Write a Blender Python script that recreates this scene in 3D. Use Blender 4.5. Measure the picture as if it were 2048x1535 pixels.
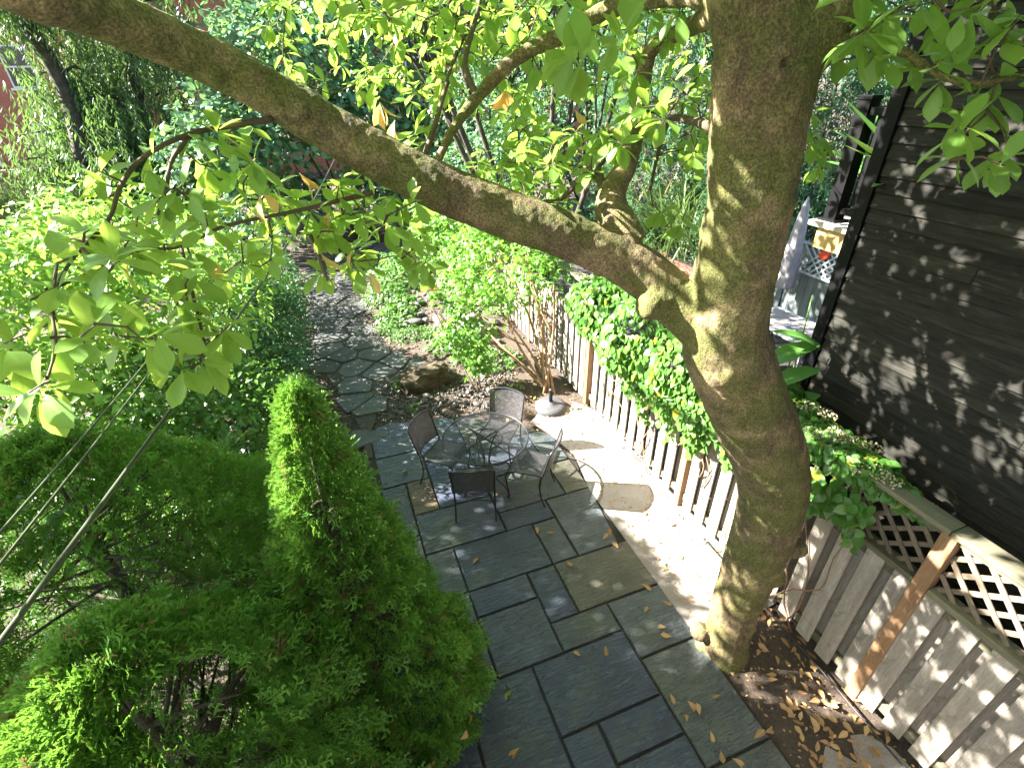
import bpy, math, random
import numpy as np
from mathutils import Vector, Matrix
for o in list(bpy.data.objects): bpy.data.objects.remove(o)
S = bpy.context.scene
COL = S.collection
rng = np.random.default_rng(7); random.seed(7)
R = math.radians
# ------------------------------------------------------------------ camera
H = 4.5; PITCH = R(31.5); ROLL = R(-1.29); YAW = R(-19.8); FPX = 992.8
def _axes():
    f = np.array([0, math.cos(PITCH), -math.sin(PITCH)]); u = np.array([0, math.sin(PITCH), math.cos(PITCH)]); x = np.array([1., 0, 0])
    X = math.cos(ROLL)*x+math.sin(ROLL)*u; U = -math.sin(ROLL)*x+math.cos(ROLL)*u
    c, s = math.cos(YAW), math.sin(YAW); Z = np.array([[c, -s, 0], [s, c, 0], [0, 0, 1]])
    return Z@X, Z@U, Z@f
CX, CU, CF = _axes(); CC = np.array([0, 0, H])
cam = bpy.data.cameras.new('camera'); camo = bpy.data.objects.new('camera', cam); COL.objects.link(camo)
cam.sensor_width = 36; cam.lens = 36*FPX/2048; cam.clip_end = 600; cam.clip_start = .05
camo.matrix_world = Matrix([[CX[0], CU[0], -CF[0], 0], [CX[1], CU[1], -CF[1], 0], [CX[2], CU[2], -CF[2], H], [0, 0, 0, 1]])
S.camera = camo
# survey helpers: the place was measured from the photograph; these give world points at a true distance
def at(px, py, d): return CC + d*(CX*(px-1024)/FPX - CU*(py-767.5)/FPX + CF)
def gnd(px, py, z=0.):
    r = CX*(px-1024)/FPX - CU*(py-767.5)/FPX + CF; return CC + r*((z-H)/r[2])
def proj(P):
    v = np.atleast_2d(P)-CC; d = v@CF; dd = np.where(d > .05, d, .05)
    return 1024+FPX*(v@CX)/dd, 767.5-FPX*(v@CU)/dd, d
# ------------------------------------------------------------------ world, sun, exposure
SUN = np.array([.87, -.40, -.72]); SUN /= np.linalg.norm(SUN)      # direction the light travels
w = bpy.data.worlds.new('World'); S.world = w; w.use_nodes = True; nt = w.node_tree; nt.nodes.clear()
sk = nt.nodes.new('ShaderNodeTexSky'); sk.sky_type = 'NISHITA'; sk.sun_disc = False
sk.sun_elevation = math.asin(-SUN[2]); sk.sun_rotation = math.atan2(-SUN[0], -SUN[1])
bg = nt.nodes.new('ShaderNodeBackground'); bg.inputs[1].default_value = .05
wo = nt.nodes.new('ShaderNodeOutputWorld'); nt.links.new(sk.outputs[0], bg.inputs[0]); nt.links.new(bg.outputs[0], wo.inputs[0])
sl = bpy.data.lights.new('sun', 'SUN'); sl.energy = 5.0; sl.angle = R(.45); sl.color = (1, .95, .86)
so = bpy.data.objects.new('sun', sl); COL.objects.link(so)
so.rotation_euler = Vector(SUN).to_track_quat('-Z', 'Y').to_euler(); so.location = (-20, 10, 20)
vs = S.view_settings; vs.view_transform = 'Standard'; vs.look = 'None'; vs.exposure = 3.35; vs.gamma = 1
S.render.engine = 'CYCLES'
S.cycles.max_bounces = 6; S.cycles.transparent_max_bounces = 6; S.cycles.diffuse_bounces = 3; S.cycles.transmission_bounces = 4; S.cycles.glossy_bounces = 2
# ------------------------------------------------------------------ material helpers
def newmat(name):
    m = bpy.data.materials.new(name); m.use_nodes = True; t = m.node_tree
    b = t.nodes['Principled BSDF']; return m, t, b
def N(t, kind, **kw):
    n = t.nodes.new('ShaderNode'+kind)
    for k, v in kw.items():
        if k in n.inputs: n.inputs[k].default_value = v
        else: setattr(n, k, v)
    return n
def L(t, a, b): t.links.new(a, b)
def ramp(t, fac, stops):
    n = t.nodes.new('ShaderNodeValToRGB'); e = n.color_ramp.elements
    while len(e) < len(stops): e.new(.5)
    for i, (p, c) in enumerate(stops): e[i].position = p; e[i].color = (*c, 1) if len(c) == 3 else c
    L(t, fac, n.inputs[0]); return n
def noise(t, vec, scale, detail=4, rough=.6):
    n = t.nodes.new('ShaderNodeTexNoise'); n.inputs['Scale'].default_value = scale; n.inputs['Detail'].default_value = detail; n.inputs['Roughness'].default_value = rough
    if vec is not None: L(t, vec, n.inputs['Vector'])
    return n
def mapping(t, scale=(1, 1, 1), rot=(0, 0, 0), src='Object'):
    c = t.nodes.new('ShaderNodeTexCoord'); m = t.nodes.new('ShaderNodeMapping'); m.inputs['Scale'].default_value = scale; m.inputs['Rotation'].default_value = rot
    L(t, c.outputs[src], m.inputs[0]); return m.outputs[0]
def mix(t, fac, a, b, mode='MIX'):
    n = t.nodes.new('ShaderNodeMix'); n.data_type = 'RGBA'; n.blend_type = mode
    for k, v in ((0, fac), (6, a), (7, b)):
        if hasattr(v, 'is_linked') or hasattr(v, 'links'): L(t, v, n.inputs[k])
        else: n.inputs[k].default_value = v if k == 0 else (*v, 1) if len(v) == 3 else v
    return n.outputs[2]
def bump(t, b, h, strength=.5, dist=.01):
    n = t.nodes.new('ShaderNodeBump'); n.inputs['Strength'].default_value = strength; n.inputs['Distance'].default_value = dist
    L(t, h, n.inputs['Height']); L(t, n.outputs[0], b.inputs['Normal'])
def mathn(t, op, a, b=None):
    n = t.nodes.new('ShaderNodeMath'); n.operation = op
    for i, v in enumerate((a, b)):
        if v is None: continue
        if isinstance(v, (int, float)): n.inputs[i].default_value = v
        else: L(t, v, n.inputs[i])
    return n.outputs[0]
def plain(name, col, rough=.5, metal=0, nscale=0, namt=.25, bstr=0, bdist=.003):
    m, t, b = newmat(name); b.inputs['Roughness'].default_value = rough; b.inputs['Metallic'].default_value = metal
    b.inputs['Base Color'].default_value = (*col, 1)
    if nscale:
        n = noise(t, mapping(t), nscale)
        r = ramp(t, n.outputs[0], [(.3, tuple(c*(1-namt) for c in col)), (.7, tuple(min(1, c*(1+namt)) for c in col))]); L(t, r.outputs[0], b.inputs['Base Color'])
        if bstr: bump(t, b, n.outputs[0], bstr, bdist)
    return m
def leafmat(name, dark, light, trans, tmix=.45, rough=.42, vein=True, odd=None, spec=.5):
    """leaf blade: front reflects, light comes through from behind; per-leaf hue from 'rnd' and the object's random"""
    m, t, b = newmat(name)
    a = N(t, 'Attribute', attribute_name='rnd'); oi = t.nodes.new('ShaderNodeObjectInfo')
    r = mathn(t, 'FRACT', mathn(t, 'ADD', a.outputs['Fac'], oi.outputs['Random']))
    stops = [(0, dark), (.85, light)]
    tst = [(0, tuple(c*.8 for c in trans)), (.85, trans)]
    if odd: stops += [(.955, light), (.965, odd)]; tst += [(.955, trans), (.965, tuple(min(1, c*1.3) for c in odd))]
    c1 = ramp(t, r, stops).outputs[0]; c2 = ramp(t, r, tst).outputs[0]
    if vein:
        lc = N(t, 'Attribute', attribute_name='lc'); sx = t.nodes.new('ShaderNodeSeparateXYZ'); L(t, lc.outputs['Vector'], sx.inputs[0])
        ay = mathn(t, 'ABSOLUTE', sx.outputs[1]); mid = mathn(t, 'LESS_THAN', ay, .03)
        k = mathn(t, 'SUBTRACT', mathn(t, 'MULTIPLY', sx.outputs[0], 9.0), mathn(t, 'MULTIPLY', ay, 7.0))
        lat = mathn(t, 'LESS_THAN', mathn(t, 'FRACT', k), .13)
        v = mathn(t, 'MAXIMUM', mid, mathn(t, 'MULTIPLY', lat, .55))
        c1 = mix(t, mathn(t, 'MULTIPLY', v, .35), c1, tuple(min(1, x*1.7+.02) for x in light))
        c2 = mix(t, mathn(t, 'MULTIPLY', v, .45), c2, tuple(x*.45 for x in trans))
        bump(t, b, k, .12, .002)
    L(t, c1, b.inputs['Base Color']); b.inputs['Roughness'].default_value = rough; b.inputs['Specular IOR Level'].default_value = spec
    tr = t.nodes.new('ShaderNodeBsdfTranslucent'); L(t, c2, tr.inputs[0])
    ms = t.nodes.new('ShaderNodeMixShader'); ms.inputs[0].default_value = tmix
    L(t, b.outputs[0], ms.inputs[1]); L(t, tr.outputs[0], ms.inputs[2]); L(t, ms.outputs[0], t.nodes['Material Output'].inputs[0])
    return m
# ------------------------------------------------------------------ mesh helpers
def mesh_np(name, V, loops, counts, attrs=None, smooth=False):
    me = bpy.data.meshes.new(name); V = np.asarray(V, np.float32); loops = np.asarray(loops, np.int32); counts = np.asarray(counts, np.int32)
    me.vertices.add(len(V)); me.vertices.foreach_set('co', V.ravel()); me.loops.add(len(loops)); me.loops.foreach_set('vertex_index', loops)
    me.polygons.add(len(counts)); st = np.zeros(len(counts), np.int32); st[1:] = np.cumsum(counts)[:-1]
    me.polygons.foreach_set('loop_start', st); me.polygons.foreach_set('loop_total', counts)
    me.polygons.foreach_set('use_smooth', np.full(len(counts), smooth, bool))
    for k, v in (attrs or {}).items():
        v = np.asarray(v, np.float32)
        a = me.attributes.new(k, 'FLOAT_VECTOR' if v.ndim == 2 else 'FLOAT', 'POINT'); a.data.foreach_set('vector' if v.ndim == 2 else 'value', v.ravel())
    me.update(calc_edges=True); me.validate(); return me
class MB:
    def __init__(s): s.v = []; s.f = []; s.r = []
    def add(s, v, f, rnd=None):
        o = len(s.v); s.v += [tuple(map(float, p)) for p in v]; s.f += [tuple(i+o for i in q) for q in f]; s.r += [random.random() if rnd is None else rnd]*len(v); return s
    def box(s, a, b):
        x0, y0, z0 = a; x1, y1, z1 = b
        return s.add([(x0, y0, z0), (x1, y0, z0), (x1, y1, z0), (x0, y1, z0), (x0, y0, z1), (x1, y0, z1), (x1, y1, z1), (x0, y1, z1)], [(0, 3, 2, 1), (4, 5, 6, 7), (0, 1, 5, 4), (1, 2, 6, 5), (2, 3, 7, 6), (3, 0, 4, 7)])
    def bar(s, p, q, w, h, up=(0, 0, 1)):
        p, q, up = Vector(p), Vector(q), Vector(up); d = (q-p).normalized(); x = d.cross(up)
        if x.length < 1e-4: x = d.cross(Vector((1, 0, 0)))
        x.normalize(); y = x.cross(d).normalized(); x *= w/2; y *= h/2
        return s.add([p-x-y, p+x-y, p+x+y, p-x+y, q-x-y, q+x-y, q+x+y, q-x+y], [(0, 3, 2, 1), (4, 5, 6, 7), (0, 1, 5, 4), (1, 2, 6, 5), (2, 3, 7, 6), (3, 0, 4, 7)])
    def tube(s, P, rad, n=8, sm=0, cap=True):
        P = np.array(P, float); rad = np.broadcast_to(np.array(rad, float), (len(P),)).copy()
        if sm: P, rad = smoothpath(P, rad, sm)
        v, f = tube_arr(P, rad, n, cap); return s.add(v, f)
    def prism(s, poly, z0, z1, top=1.0):
        n = len(poly); c = np.mean(np.array(poly), 0)
        v = [(x, y, z0) for x, y in poly]+[(c[0]+(x-c[0])*top, c[1]+(y-c[1])*top, z1) for x, y in poly]
        return s.add(v, [tuple(range(n-1, -1, -1)), tuple(range(n, 2*n))]+[(i, (i+1) % n, n+(i+1) % n, n+i) for i in range(n)])
    def lathe(s, prof, n=16, c=(0, 0, 0)):
        v = []; f = []
        for r, z in prof:
            for k in range(n): v.append((c[0]+r*math.cos(2*math.pi*k/n), c[1]+r*math.sin(2*math.pi*k/n), c[2]+z))
        for i in range(len(prof)-1):
            for k in range(n): f.append((i*n+k, i*n+(k+1) % n, (i+1)*n+(k+1) % n, (i+1)*n+k))
        f.append(tuple(range(n-1, -1, -1))); m = (len(prof)-1)*n; f.append(tuple(range(m, m+n))); return s.add(v, f)
    def mesh(s, name, smooth=False):
        lo = [i for q in s.f for i in q]; return mesh_np(name, s.v, lo, [len(q) for q in s.f], {'rnd': np.array(s.r)}, smooth)
    def build(s, name, mat, parent=None, smooth=False, bev=0):
        o = link(name, s.mesh(name, smooth), mat, parent)
        if bev: b = o.modifiers.new('bevel', 'BEVEL'); b.width = bev; b.segments = 2; b.limit_method = 'ANGLE'
        return o
def smoothpath(P, rad, k):
    n = len(P); Q = []; q = []
    for i in range(n-1):
        p0, p1, p2, p3 = P[max(i-1, 0)], P[i], P[i+1], P[min(i+2, n-1)]
        for j in range(k):
            t = j/k; Q.append(.5*((2*p1)+(p2-p0)*t+(2*p0-5*p1+4*p2-p3)*t*t+(3*p1-p0-3*p2+p3)*t**3)); q.append(rad[i]*(1-t)+rad[i+1]*t)
    Q.append(P[-1]); q.append(rad[-1]); return np.array(Q), np.array(q)
def tube_arr(P, rad, n, cap=True):
    T = np.gradient(P, axis=0); T /= np.linalg.norm(T, axis=1, keepdims=True)+1e-9
    a = np.array([0, 0, 1.]) if abs(T[0, 2]) < .9 else np.array([1., 0, 0])
    v = []; x = np.cross(T[0], a); x /= np.linalg.norm(x)
    for i in range(len(P)):
        x = x-T[i]*(x@T[i]); x /= np.linalg.norm(x)+1e-9; y = np.cross(T[i], x)
        for k in range(n):
            g = 2*math.pi*k/n; v.append(P[i]+rad[i]*(math.cos(g)*x+math.sin(g)*y))
    f = [(i*n+k, i*n+(k+1) % n, (i+1)*n+(k+1) % n, (i+1)*n+k) for i in range(len(P)-1) for k in range(n)]
    if cap: f += [tuple(range(n-1, -1, -1)), tuple(range((len(P)-1)*n, len(P)*n))]
    return v, f
def link(name, me, mat, parent=None, loc=None):
    o = bpy.data.objects.new(name, me); COL.objects.link(o)
    if mat is not None and me is not None and not me.materials: me.materials.append(mat)
    if parent is not None: o.parent = parent
    if loc is not None: o.location = loc
    return o
def tag(o, label=None, cat=None, group=None, kind=None):
    if label: o['label'] = label
    if cat: o['category'] = cat
    if group: o['group'] = group
    if kind: o['kind'] = kind
    return o
def thing(name, label, cat, loc=(0, 0, 0), group=None, rz=0):
    o = bpy.data.objects.new(name, None); COL.objects.link(o); o.location = loc; o.rotation_euler = (0, 0, rz); o.empty_display_size = .1
    return tag(o, label, cat, group)
class Off:
    """builder that writes world points for a part whose thing stands at loc"""
    def __init__(s, loc): s.l = np.array(loc, float)
    def __call__(s, P): return np.array(P, float)-s.l
# ---- leaf prototypes: (verts, faces, lc) with the leaf base at the origin, length along +x, blade normal +z
def proto_leaf(outline, fold=.25, droop=.25, curl=0.):
    xs = np.array([p[0] for p in outline]); ws = np.array([p[1] for p in outline]); v = []; lc = []
    for x, h in zip(xs, ws):
        z = -droop*x*x
        for sgn in (-1, 0, 1):
            v.append((x, sgn*h, z+abs(sgn)*h*fold)); lc.append((x, sgn*h, 0))
    f = []
    for i in range(len(xs)-1):
        a = i*3; f += [(a, a+3, a+4, a+1), (a+1, a+4, a+5, a+2)]
    return np.array(v), f, np.array(lc)
MAG = [(0, .012), (.09, .02), (.26, .115), (.48, .2), (.68, .235), (.83, .18), (.93, .075), (1, .004)]
OVA = [(0, .01), (.2, .2), (.45, .27), (.7, .18), (1, .005)]
RND = [(0, .03), (.2, .3), (.5, .4), (.8, .3), (1, .05)]
LAN = [(0, .01), (.3, .09), (.6, .08), (1, .004)]
HRT = [(-.08, .2), (.02, .36), (.3, .46), (.6, .33), (.85, .14), (1, .01)]
BIG = [(0, .02), (.2, .1), (.5, .15), (.8, .09), (1, .004)]
P_MAG = proto_leaf(MAG, .22, .18); P_MAG2 = proto_leaf(MAG, .3, .4); P_OVA = proto_leaf(OVA, .25, .25); P_RND = proto_leaf(RND, .15, .2)
P_LAN = proto_leaf(LAN, .3, .3); P_HRT = proto_leaf(HRT, .12, .25); P_BIG = proto_leaf(BIG, .35, .5)
def maple_proto():
    v = [(0, 0, 0)]; lc = [(0, 0, 0)]; f = []
    for a, l in ((-105, .42), (-55, .75), (0, 1.0), (55, .75), (105, .42)):
        g = R(a); c, s = math.cos(g), math.sin(g); w = .2*l+.05
        for (x, y, z) in ((.35*l, -w, .02), (l, 0, -.16*l), (.35*l, w, .02), (.55*l, 0, .06)):
            v.append((x*c-y*s+.1, x*s+y*c, z)); lc.append((x, y, 0))
        k = len(v)-4; f += [(0, k, k+3), (k, k+1, k+3), (k+1, k+2, k+3), (k+2, 0, k+3)]
    return np.array(v), f, np.array(lc)
P_MAP = maple_proto()
def spray_proto(seed):
    """flat arborvitae spray: a central shoot with forked side shoots, each a narrow bent blade"""
    r = np.random.default_rng(seed); v = []; f = []; lc = []
    def blade(p, d, l, wd, z):
        d = d/np.linalg.norm(d); n = np.array([-d[1], d[0], 0]); k = len(v); e = p+d*l
        pts = [p, p+d*l*.5+n*wd*.8+[0, 0, z*.4], e+[0, 0, z], p+d*l*.5-n*wd*.8+[0, 0, z*.4]]
        v.extend(pts); lc.extend([(x[0], x[1], 0) for x in pts]); f.append((k, k+3, k+2, k+1))
        return e
    blade(np.zeros(3), np.array([1., 0, 0]), 1., .05, -.1)
    for i in range(5):
        x = .12+.17*i; s = 1 if i % 2 else -1; l = (.55-.4*x)*(.8+.4*r.random()); a = R(s*(38+12*r.random())); p = np.array([x, 0, -.1*x*x]); d = np.array([math.cos(a), math.sin(a), 0])
        zz = r.uniform(-.15, .15)*l; blade(p, d, l, .05, zz)
        for q, s2 in ((.35, 1), (.6, -1)):
            if 1:
                a2 = a+R(s2*38); blade(p+d*l*q+[0, 0, zz*q], np.array([math.cos(a2), math.sin(a2), 0]), l*.42, .045, zz*.5)
    return np.array(v), f, np.array(lc)
P_SPR = [spray_proto(i) for i in range(3)]
def frames(dirs, ups, roll=None):
    x = dirs/ (np.linalg.norm(dirs, axis=1, keepdims=True)+1e-9); y = np.cross(ups, x); bad = np.linalg.norm(y, axis=1) < 1e-3; y[bad] = [0, 1, 0]
    y /= np.linalg.norm(y, axis=1, keepdims=True)+1e-9; z = np.cross(x, y)
    return np.stack([x, y, z], 2)
def merge(proto, loc, Rm, size, rnd=None, jit=0.):
    v, f, lc = proto; n = len(loc); m = len(v); size = np.broadcast_to(size, (n,))
    V = np.einsum('nij,mj->nmi', Rm, v)*size[:, None, None]+loc[:, None, :]
    base = np.array([i for q in f for i in q]); cnt = np.array([len(q) for q in f])
    lo = (base[None]+np.arange(n)[:, None]*m).ravel()
    rnd = rng.random(n) if rnd is None else rnd
    return V.reshape(-1, 3), lo, np.tile(cnt, n), np.repeat(rnd, m), np.tile(lc, (n, 1))
def cloud(name, sets, mat, parent, off=(0, 0, 0), kind='stuff', smooth=True):
    Vs, Ls, Cs, Rs, Qs = [], [], [], [], []; o = 0
    for V, lo, c, r, q in sets:
        Vs.append(V-np.array(off)); Ls.append(lo+o); Cs.append(c); Rs.append(r); Qs.append(q); o += len(V)
    me = mesh_np(name, np.concatenate(Vs), np.concatenate(Ls), np.concatenate(Cs), {'rnd': np.concatenate(Rs), 'lc': np.concatenate(Qs)}, smooth)
    ob = link(name, me, mat, parent)
    if kind: ob['kind'] = kind
    return ob
_single = {}
def leaf_objs(name, proto, key, mat, parent, loc, Rm, size, off=(0, 0, 0)):
    """each leaf its own object, all sharing one mesh"""
    if (key, mat.name) not in _single:
        v, f, lc = proto; _single[(key, mat.name)] = mesh_np(name, v, [i for q in f for i in q], [len(q) for q in f], {'rnd': np.zeros(len(v)), 'lc': lc}, True); _single[(key, mat.name)].materials.append(mat)
    me = _single[(key, mat.name)]
    for p, Rr, s in zip(np.asarray(loc)-np.array(off), Rm, np.broadcast_to(size, (len(loc),))):
        o = bpy.data.objects.new(name, me); COL.objects.link(o); o.parent = parent
        M = np.eye(4); M[:3, :3] = Rr*s; M[:3, 3] = p; o.matrix_local = Matrix(M.tolist())
def unit(n): 
    d = rng.normal(size=(n, 3)); return d/np.linalg.norm(d, axis=1, keepdims=True)
# ------------------------------------------------------------------ materials
def bark_mat(name, c0, c1, moss, mossamt=.5, scale=1.0):
    m, t, b = newmat(name); v = mapping(t); v2 = mapping(t, (scale, scale, scale*.35))
    n1 = noise(t, v, 5*scale, 6, .65); n2 = noise(t, v2, 28*scale, 5, .7); n3 = noise(t, v, 95*scale, 3, .75); n4 = noise(t, v, 2.6*scale, 7, .68)
    base = ramp(t, n2.outputs[0], [(.3, c0), (.7, c1)]).outputs[0]
    base = mix(t, ramp(t, n1.outputs[0], [(.45, (0, 0, 0)), (.62, (1, 1, 1))]).outputs[0], base, tuple(x*1.55 for x in c1))
    mk = mathn(t, 'MULTIPLY', ramp(t, n4.outputs[0], [(.44, (0, 0, 0)), (.56, (1, 1, 1))]).outputs[0], mossamt)
    base = mix(t, mk, base, moss)
    base = mix(t, .85, base, ramp(t, n3.outputs[0], [(.36, (.3, .3, .3)), (.52, (.92, .92, .92)), (.66, (1.7, 1.62, 1.5))]).outputs[0], 'MULTIPLY')
    L(t, base, b.inputs['Base Color']); b.inputs['Roughness'].default_value = .85
    h = mathn(t, 'ADD', mathn(t, 'MULTIPLY', n2.outputs[0], .8), mathn(t, 'MULTIPLY', n3.outputs[0], .35)); bump(t, b, h, 1.0, .018); return m
M_bark = bark_mat('magnolia_bark', (.068, .049, .025), (.19, .142, .074), (.095, .115, .017), .7)
M_twig = plain('twig_bark', (.09, .065, .04), .8, nscale=40)
M_darkbark = bark_mat('dark_bark', (.025, .02, .016), (.07, .055, .042), (.05, .06, .03), .3)
M_mag = leafmat('magnolia_leaf', (.115, .235, .045), (.185, .345, .07), (.42, .61, .085), .5, .34)
M_magy = leafmat('magnolia_leaf_yellow', (.5, .33, .09), (.62, .46, .17), (.75, .5, .15), .4, .5)
M_cedar = leafmat('cedar_foliage', (.052, .158, .022), (.135, .295, .045), (.21, .40, .05), .3, .5, False, (.16, .11, .045))
M_cedar_b = leafmat('bluish_conifer_foliage', (.06, .16, .08), (.13, .27, .15), (.17, .32, .13), .3, .5, False, (.2, .12, .06))
M_bright = leafmat('bright_shrub_leaf', (.10, .23, .03), (.19, .36, .05), (.34, .53, .09), .42, .4, True)
M_privet = leafmat('privet_leaf', (.045, .12, .02), (.09, .2, .03), (.22, .42, .05), .38, .38)
M_bluegreen = leafmat('blue_green_leaf', (.03, .085, .035), (.06, .14, .06), (.12, .26, .06), .3, .4)
M_smoke = leafmat('smokebush_leaf', (.06, .155, .075), (.14, .27, .15), (.22, .4, .12), .32, .4)
M_maple = leafmat('maple_leaf', (.07, .19, .03), (.13, .30, .045), (.33, .58, .07), .45, .4, True)
M_vine = leafmat('hydrangea_vine_leaf', (.05, .14, .025), (.10, .22, .045), (.24, .45, .06), .35, .3, True, (.3, .3, .03))
M_willow = leafmat('willow_leaf', (.04, .10, .035), (.09, .17, .065), (.16, .28, .06), .35, .45, False)
M_grass = leafmat('grass_blade', (.07, .14, .05), (.16, .24, .10), (.2, .32, .08), .35, .4, False, (.35, .25, .1))
M_canna = leafmat('canna_leaf', (.07, .2, .04), (.12, .28, .06), (.3, .5, .08), .4, .3)
M_ground = leafmat('ground_cover_leaf', (.045, .12, .025), (.09, .2, .04), (.2, .38, .06), .3, .45)
M_dry = leafmat('fallen_leaf', (.26, .14, .055), (.46, .29, .13), (.4, .22, .08), .2, .6)
# ------------------------------------------------------------------ structure: ground
def soil_mat():
    m, t, b = newmat('soil'); v = mapping(t); n1 = noise(t, v, 1.3, 5); n2 = noise(t, v, 35, 6, .7); n3 = noise(t, v, 160, 3, .7)
    c = ramp(t, n2.outputs[0], [(.25, (.035, .026, .02)), (.55, (.085, .062, .048)), (.8, (.17, .13, .10))]).outputs[0]
    c = mix(t, ramp(t, n1.outputs[0], [(.4, (0, 0, 0)), (.7, (.6, .6, .6))]).outputs[0], c, (.12, .085, .06))
    c = mix(t, ramp(t, n3.outputs[0], [(.6, (0, 0, 0)), (.72, (.7, .7, .7))]).outputs[0], c, (.28, .23, .19))
    L(t, c, b.inputs['Base Color']); b.inputs['Roughness'].default_value = .95
    bump(t, b, mathn(t, 'ADD', n2.outputs[0], mathn(t, 'MULTIPLY', n3.outputs[0], .5)), 1, .03); return m
M_soil = soil_mat()
def ground():
    # one sheet, fine near the garden and coarse out to the horizon
    xs = np.concatenate([[-300, -120, -60, -30, -18], np.arange(-12, 14.01, .25), [20, 35, 70, 140, 300]]); ys = np.concatenate([[-60, -20, -8], np.arange(-3, 24.01, .25), [30, 45, 80, 160, 320]])
    X, Y = np.meshgrid(xs, ys); Z = -.02+.012*np.sin(X*2.3+1)*np.cos(Y*1.9)+rng.uniform(-.012, .012, X.shape)
    bed = np.exp(-(((X-2.2)/1.2)**2+((Y-10.6)/2.2)**2)); Z += .22*bed                      # low rockery mound
    Z -= .03*((X > -.4) & (X < 2.75) & (Y > .2) & (Y < 6.8))
    far = (np.abs(X) > 14) | (Y > 24) | (Y < -4); Z[far] = -.02
    n, mm = X.shape; V = np.stack([X, Y, Z], 2).reshape(-1, 3); i = np.arange(n*mm).reshape(n, mm)
    q = np.stack([i[:-1, :-1], i[:-1, 1:], i[1:, 1:], i[1:, :-1]], 2).reshape(-1, 4)
    o = link('ground', mesh_np('ground', V, q.ravel(), np.full(len(q), 4), None, True), M_soil); o['kind'] = 'structure'; return o
ground()
def zg(x, y): return -.02+.22*math.exp(-(((x-2.2)/1.2)**2+((y-10.6)/2.2)**2))
# ------------------------------------------------------------------ patio
def slab_mat():
    m, t, b = newmat('bluestone'); oi = t.nodes.new('ShaderNodeObjectInfo'); tc = t.nodes.new('ShaderNodeTexCoord')
    ad = t.nodes.new('ShaderNodeVectorMath'); ad.operation = 'MULTIPLY_ADD'; cb = t.nodes.new('ShaderNodeCombineXYZ')
    for k in range(3): L(t, mathn(t, 'MULTIPLY', oi.outputs['Random'], 37.0*(k+1)), cb.inputs[k])
    L(t, tc.outputs['Object'], ad.inputs[0]); ad.inputs[1].default_value = (1, 1, 1); L(t, cb.outputs[0], ad.inputs[2])
    mp = t.nodes.new('ShaderNodeMapping'); L(t, ad.outputs[0], mp.inputs[0]); mp.inputs['Scale'].default_value = (1, 6, 1)
    rr = t.nodes.new('ShaderNodeCombineXYZ'); L(t, mathn(t, 'MULTIPLY', mathn(t, 'GREATER_THAN', oi.outputs['Random'], .55), 1.35), rr.inputs[2]); L(t, rr.outputs[0], mp.inputs['Rotation'])
    n1 = noise(t, ad.outputs[0], 3.5, 6); n2 = noise(t, mp.outputs[0], 5, 7, .62); n3 = noise(t, ad.outputs[0], 90, 3)
    c = ramp(t, n1.outputs[0], [(.3, (.55, .58, .62)), (.5, (.8, .82, .85)), (.72, (1.15, 1.13, 1.05))]).outputs[0]
    c = mix(t, 1, oi.outputs['Color'], c, 'MULTIPLY')
    c = mix(t, .45, c, ramp(t, n3.outputs[0], [(.3, (.35, .35, .35)), (.7, (1.7, 1.7, 1.7))]).outputs[0], 'MULTIPLY')
    crack = ramp(t, n2.outputs[0], [(.60, (0, 0, 0)), (.625, (1, 1, 1)), (.65, (0, 0, 0))]).outputs[0]
    c = mix(t, mathn(t, 'MULTIPLY', crack, .3), c, (.3, .29, .25))
    n5 = noise(t, ad.outputs[0], 1.6, 3); mo = ramp(t, n5.outputs[0], [(.52, (0, 0, 0)), (.72, (.55, .55, .55))]).outputs[0]
    c = mix(t, mo, c, (.075, .085, .04))
    L(t, c, b.inputs['Base Color'])
    n4 = noise(t, ad.outputs[0], 2.1, 4); rg = ramp(t, n4.outputs[0], [(.3, (.16, .16, .16)), (.42, (.3, .3, .3)), (.62, (.55, .55, .55))]); L(t, rg.outputs[0], b.inputs['Roughness'])
    b.inputs['Specular IOR Level'].default_value = .6
    # cleft steps
    st = ramp(t, n2.outputs[0], [(.30, (0, 0, 0)), (.36, (.25, .25, .25)), (.48, (.3, .3, .3)), (.52, (.6, .6, .6)), (.66, (.65, .65, .65)), (.7, (1, 1, 1))]).outputs[0]
    bump(t, b, mathn(t, 'ADD', st, mathn(t, 'MULTIPLY', n3.outputs[0], .12)), .9, .02); return m
M_slab = slab_mat()
patio = thing('patio', 'bluestone slab patio under the round table', 'patio'); del patio['category']; del patio['label']; patio['kind'] = 'structure'
bedm = MB().prism([(-.35, .15), (2.5, .15), (2.5, 4.2), (2.62, 4.75), (2.57, 5.2), (2.2, 5.7), (1.5, 6.25), (.7, 6.45), (.25, 6.5), (-.02, 6.25), (-.35, 5.6)], -.06, -.018)
M_joint = plain('joint_soil', (.035, .03, .024), .95, nscale=60, namt=.5, bstr=.8, bdist=.01)
bedm.build('joint_bed', M_joint, patio)
x0, x1, x2, x3, x4, x5, x6, x7, x8 = 0, .32, .635, .955, 1.28, 1.595, 1.9, 2.19, 2.515
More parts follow.
